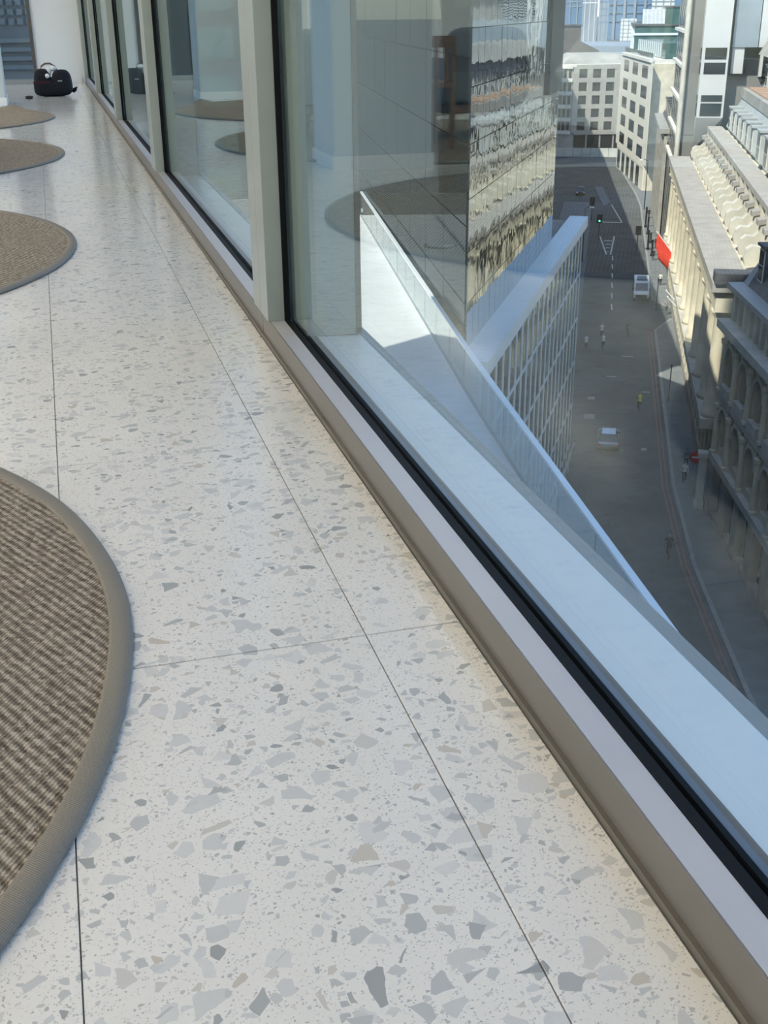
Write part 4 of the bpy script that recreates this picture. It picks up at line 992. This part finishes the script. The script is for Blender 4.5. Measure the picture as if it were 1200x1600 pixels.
def signal(s, n, h, label, green=False):
    p = st(s, n); t = thing('traffic_light', label, 'traffic light', (p[0], p[1], GZ), -SA)
    MB().tube([(0,0,0),(0,0,h)], 0.07, 8).build('post', 'dark_metal', t)
    MB().box(-0.22, 0.22, -0.28, -0.071, h-0.2, h+0.95).build('head', 'dark_metal', t)
    MB().box(-0.45, 0.45, -0.30, -0.281, h-0.35, h+1.1).build('backing_board', 'dark_metal', t)
    for i in range(3):
        mb = MB(); n_ = 12
        disc(mb, 0.12, -0.36, -0.301, h+0.05+0.33*i).build('lens', 'signal_green' if (green and i == 0) else 'dark_metal', t)
signal(199, -0.6, 3.2, 'black traffic light showing green on the traffic island', True)
signal(218, -2.2, 3.2, 'black traffic light farther up the street on the left')
signal(190, 5.6, 3.0, 'black traffic light at the right kerb beyond the van')
def street_lamp(s, n, h, label, arm):
    p = st(s, n); t = thing('street_lamp', label, 'lamp post', (p[0], p[1], GZ+K), -SA)
    MB().tube([(0,0,0),(0,0,h*0.5),(0,0,h)], [0.10,0.08,0.06], 8).build('pole', 'dark_metal', t)
    MB().tube([(0,0,h),(arm*0.5,0,h+0.25),(arm,0,h+0.2)], 0.05, 6).build('arm', 'dark_metal', t)
    MB().box(arm-0.35, arm+0.35, -0.14, 0.14, h+0.1, h+0.26).build('lantern', 'sign_white', t)
street_lamp(232, 7.6, 9, 'tall street lamp at the right kerb far along the street', -1.2)
street_lamp(180, -2.8, 8, 'tall street lamp rising behind the fin building', 1.0)
def post(s, n, h, r, label, mat='dark_metal', cat='post'):
    p = st(s, n); t = thing('street_post', label, cat, (p[0], p[1], GZ+K))
    MB().tube([(0,0,0),(0,0,h)], r, 8).build('shaft', mat, t); MB().lathe([(r*1.6,0),(r*1.6,0.3),(r,0.5)], 8).build('foot', mat, t)
    MB().lathe([(r*1.1,h),(r*1.3,h+0.08),(0.01,h+0.16)], 8).build('cap', mat, t)
post(112.3, 7.5, 3.6, 0.06, 'slim dark post on the right footway between car and van')
post(150.0, 7.4, 4.0, 0.07, 'dark signal post on the right footway beside the van')
for i, (s, n) in enumerate(((186,7.8),(191,7.3),(197,7.9),(205,7.6),(212,7.4))):
    post(s, n, (2.4,3.0,1.6,2.8,3.4)[i], 0.16, ('stout dark post on the far right footway, nearest of five','second stout dark post along the far right footway','short dark bollard among the far right posts','fourth dark post along the far right footway','tallest dark post, farthest along the right footway')[i])

def person_mesh(name, joints, mat):
    """joints: list of (x,y,z,r,parent) grown with a Skin modifier into one continuous figure"""
    me = bpy.data.meshes.new(name)
    me.from_pydata([j[:3] for j in joints], [(i, j[4]) for i, j in enumerate(joints) if j[4] is not None], [])
    me.materials.append(MATS[mat]); return me
WALK = [(0,0,0.95,0.135,None),(0,-0.01,1.15,0.13,0),(0,0,1.38,0.155,1),(0,-0.01,1.52,0.055,2),(0,-0.03,1.60,0.085,3),(0,-0.03,1.74,0.095,4),
        (-0.20,0,1.40,0.062,2),(-0.25,0.08,1.13,0.047,6),(-0.25,-0.02,0.90,0.036,7),(-0.25,-0.06,0.80,0.04,8),
        (0.20,0,1.40,0.062,2),(0.25,-0.06,1.13,0.047,10),(0.25,-0.20,0.93,0.036,11),(0.25,-0.26,0.85,0.04,12),
        (-0.10,-0.02,0.88,0.098,0),(-0.10,-0.20,0.50,0.066,14),(-0.10,-0.26,0.09,0.045,15),(-0.10,-0.42,0.045,0.042,16),
        (0.10,0.02,0.88,0.098,0),(0.10,0.08,0.50,0.066,18),(0.10,0.30,0.13,0.045,19),(0.10,0.20,0.045,0.042,20)]
RIDE = [(0,0.28,0.98,0.135,None),(0,0.12,1.18,0.13,0),(0,-0.08,1.38,0.15,1),(0,-0.16,1.50,0.055,2),(0,-0.20,1.57,0.085,3),(0,-0.22,1.71,0.095,4),
        (-0.20,-0.08,1.38,0.062,2),(-0.27,-0.22,1.20,0.047,6),(-0.24,-0.42,1.08,0.036,7),(-0.24,-0.48,1.05,0.04,8),
        (0.20,-0.08,1.38,0.062,2),(0.27,-0.22,1.20,0.047,10),(0.24,-0.42,1.08,0.036,11),(0.24,-0.48,1.05,0.04,12),
        (-0.10,0.22,0.92,0.098,0),(-0.11,-0.12,0.80,0.066,14),(-0.11,0.0,0.44,0.045,15),(-0.11,-0.13,0.40,0.042,16),
        (0.10,0.22,0.92,0.098,0),(0.11,-0.06,0.58,0.066,18),(0.11,0.12,0.22,0.045,19),(0.11,-0.02,0.17,0.042,20)]
def person(s, n, heading, label, mat, pose=WALK, z=0.0):
    p = st(s, n); me = person_mesh('person', pose, mat)
    o = tag(put('person', me, None, (p[0], p[1], GZ+z), heading), label, 'person')
    md = o.modifiers.new('skin', 'SKIN'); md.use_smooth_shade = True
    sv = me.skin_vertices[0].data if me.skin_vertices else None
    if sv is None:
        bm = bmesh.new(); bm.from_mesh(me); bm.verts.layers.skin.verify(); bm.to_mesh(me); bm.free(); sv = me.skin_vertices[0].data
    for v, j in zip(sv, pose): v.radius = (j[3], j[3])
    sv[0].use_root = True
    o.modifiers.new('sub', 'SUBSURF').levels = 1; o.modifiers['sub'].render_levels = 1
    return o
def bicycle(s, n, heading, label):
    p = st(s, n); t = thing('bicycle', label, 'bicycle', (p[0], p[1], GZ), heading)
    for y in (-0.52, 0.52):
        mb = MB(); mb.tube([(0, y+0.33*math.cos(a), 0.34+0.33*math.sin(a)) for a in [2*math.pi*k/18 for k in range(19)]], 0.018, 6); mb.build('wheel', 'tyre', t)
    MB().tube([(0,0.52,0.34),(0,0.05,0.30),(0,-0.38,0.80),(0,0.22,0.80),(0,0.05,0.30)], 0.02, 6).build('frame', 'dark_metal', t)
    MB().tube([(0,-0.52,0.34),(0,-0.40,0.92)], 0.018, 6).build('fork', 'dark_metal', t)
    MB().tube([(-0.27,-0.46,1.02),(-0.1,-0.40,0.98),(0.1,-0.40,0.98),(0.27,-0.46,1.02)], 0.016, 6).build('handlebar', 'dark_metal', t)
    MB().box(-0.07, 0.07, 0.15, 0.36, 0.81, 0.86).build('saddle', 'dark_metal', t)
toward, away = -SA, math.pi-SA
for s, n, h, who, bike, mt_ in ((137.2, 3.7, toward, 'cyclist in a pale top ahead of the van', 'bicycle under the cyclist ahead of the van', 'clothes_grey'),
        (136.0, 0.7, away, 'cyclist in a white top, upper one of three on the left', 'bicycle of the upper white-topped cyclist on the left', 'clothes_white'),
        (130.5, -1.0, away, 'cyclist in a white top nearest the fin building', 'bicycle ridden nearest the fin building', 'clothes_white'),
        (131.2, 0.9, away, 'lower right of three white-topped cyclists on the left', 'bicycle of the lower right white-topped cyclist', 'clothes_white'),
        (76.5, 6.1, away, 'dark-clothed cyclist at the right kerb in the foreground street', 'bicycle of the dark cyclist in the foreground street', 'clothes_dark'),
        (109.5, 4.6, away, 'cyclist in a yellow jacket in the right lane', 'bicycle of the yellow-jacketed cyclist', 'clothes_yellow')):
    person(s, n, h, who, mt_, RIDE); bicycle(s, n, h, bike)
for s, n, h, who, mt_ in ((93.9, 8.2, away, 'pedestrian in grey beyond the no entry sign, farther of two', 'clothes_grey'),
        (90.8, 7.9, toward, 'pedestrian in a pale top beside the no entry sign', 'clothes_white'),
        (97.7, -2.3, toward, 'pedestrian in red on the left footway by the fin building', 'clothes_red'),
        (89.8, -2.2, away, 'pedestrian in white on the left footway near the glass rail', 'clothes_white'),
        (182.6, 7.9, toward, 'dark-clothed pedestrian on the far right footway', 'clothes_dark'),
        (192.5, 8.6, away, 'dark-clothed pedestrian farther along near the posts', 'clothes_dark'),
        (148.5, 8.6, toward, 'pedestrian in grey under the red flag', 'clothes_grey'),
        (165.0, 8.4, away, 'pedestrian in white on the footway beyond the van', 'clothes_white'),
        (222.0, 8.2, toward, 'dark-clothed pedestrian at the far end of the right footway', 'clothes_dark')):
    person(s, n, h, who, mt_, WALK, K)
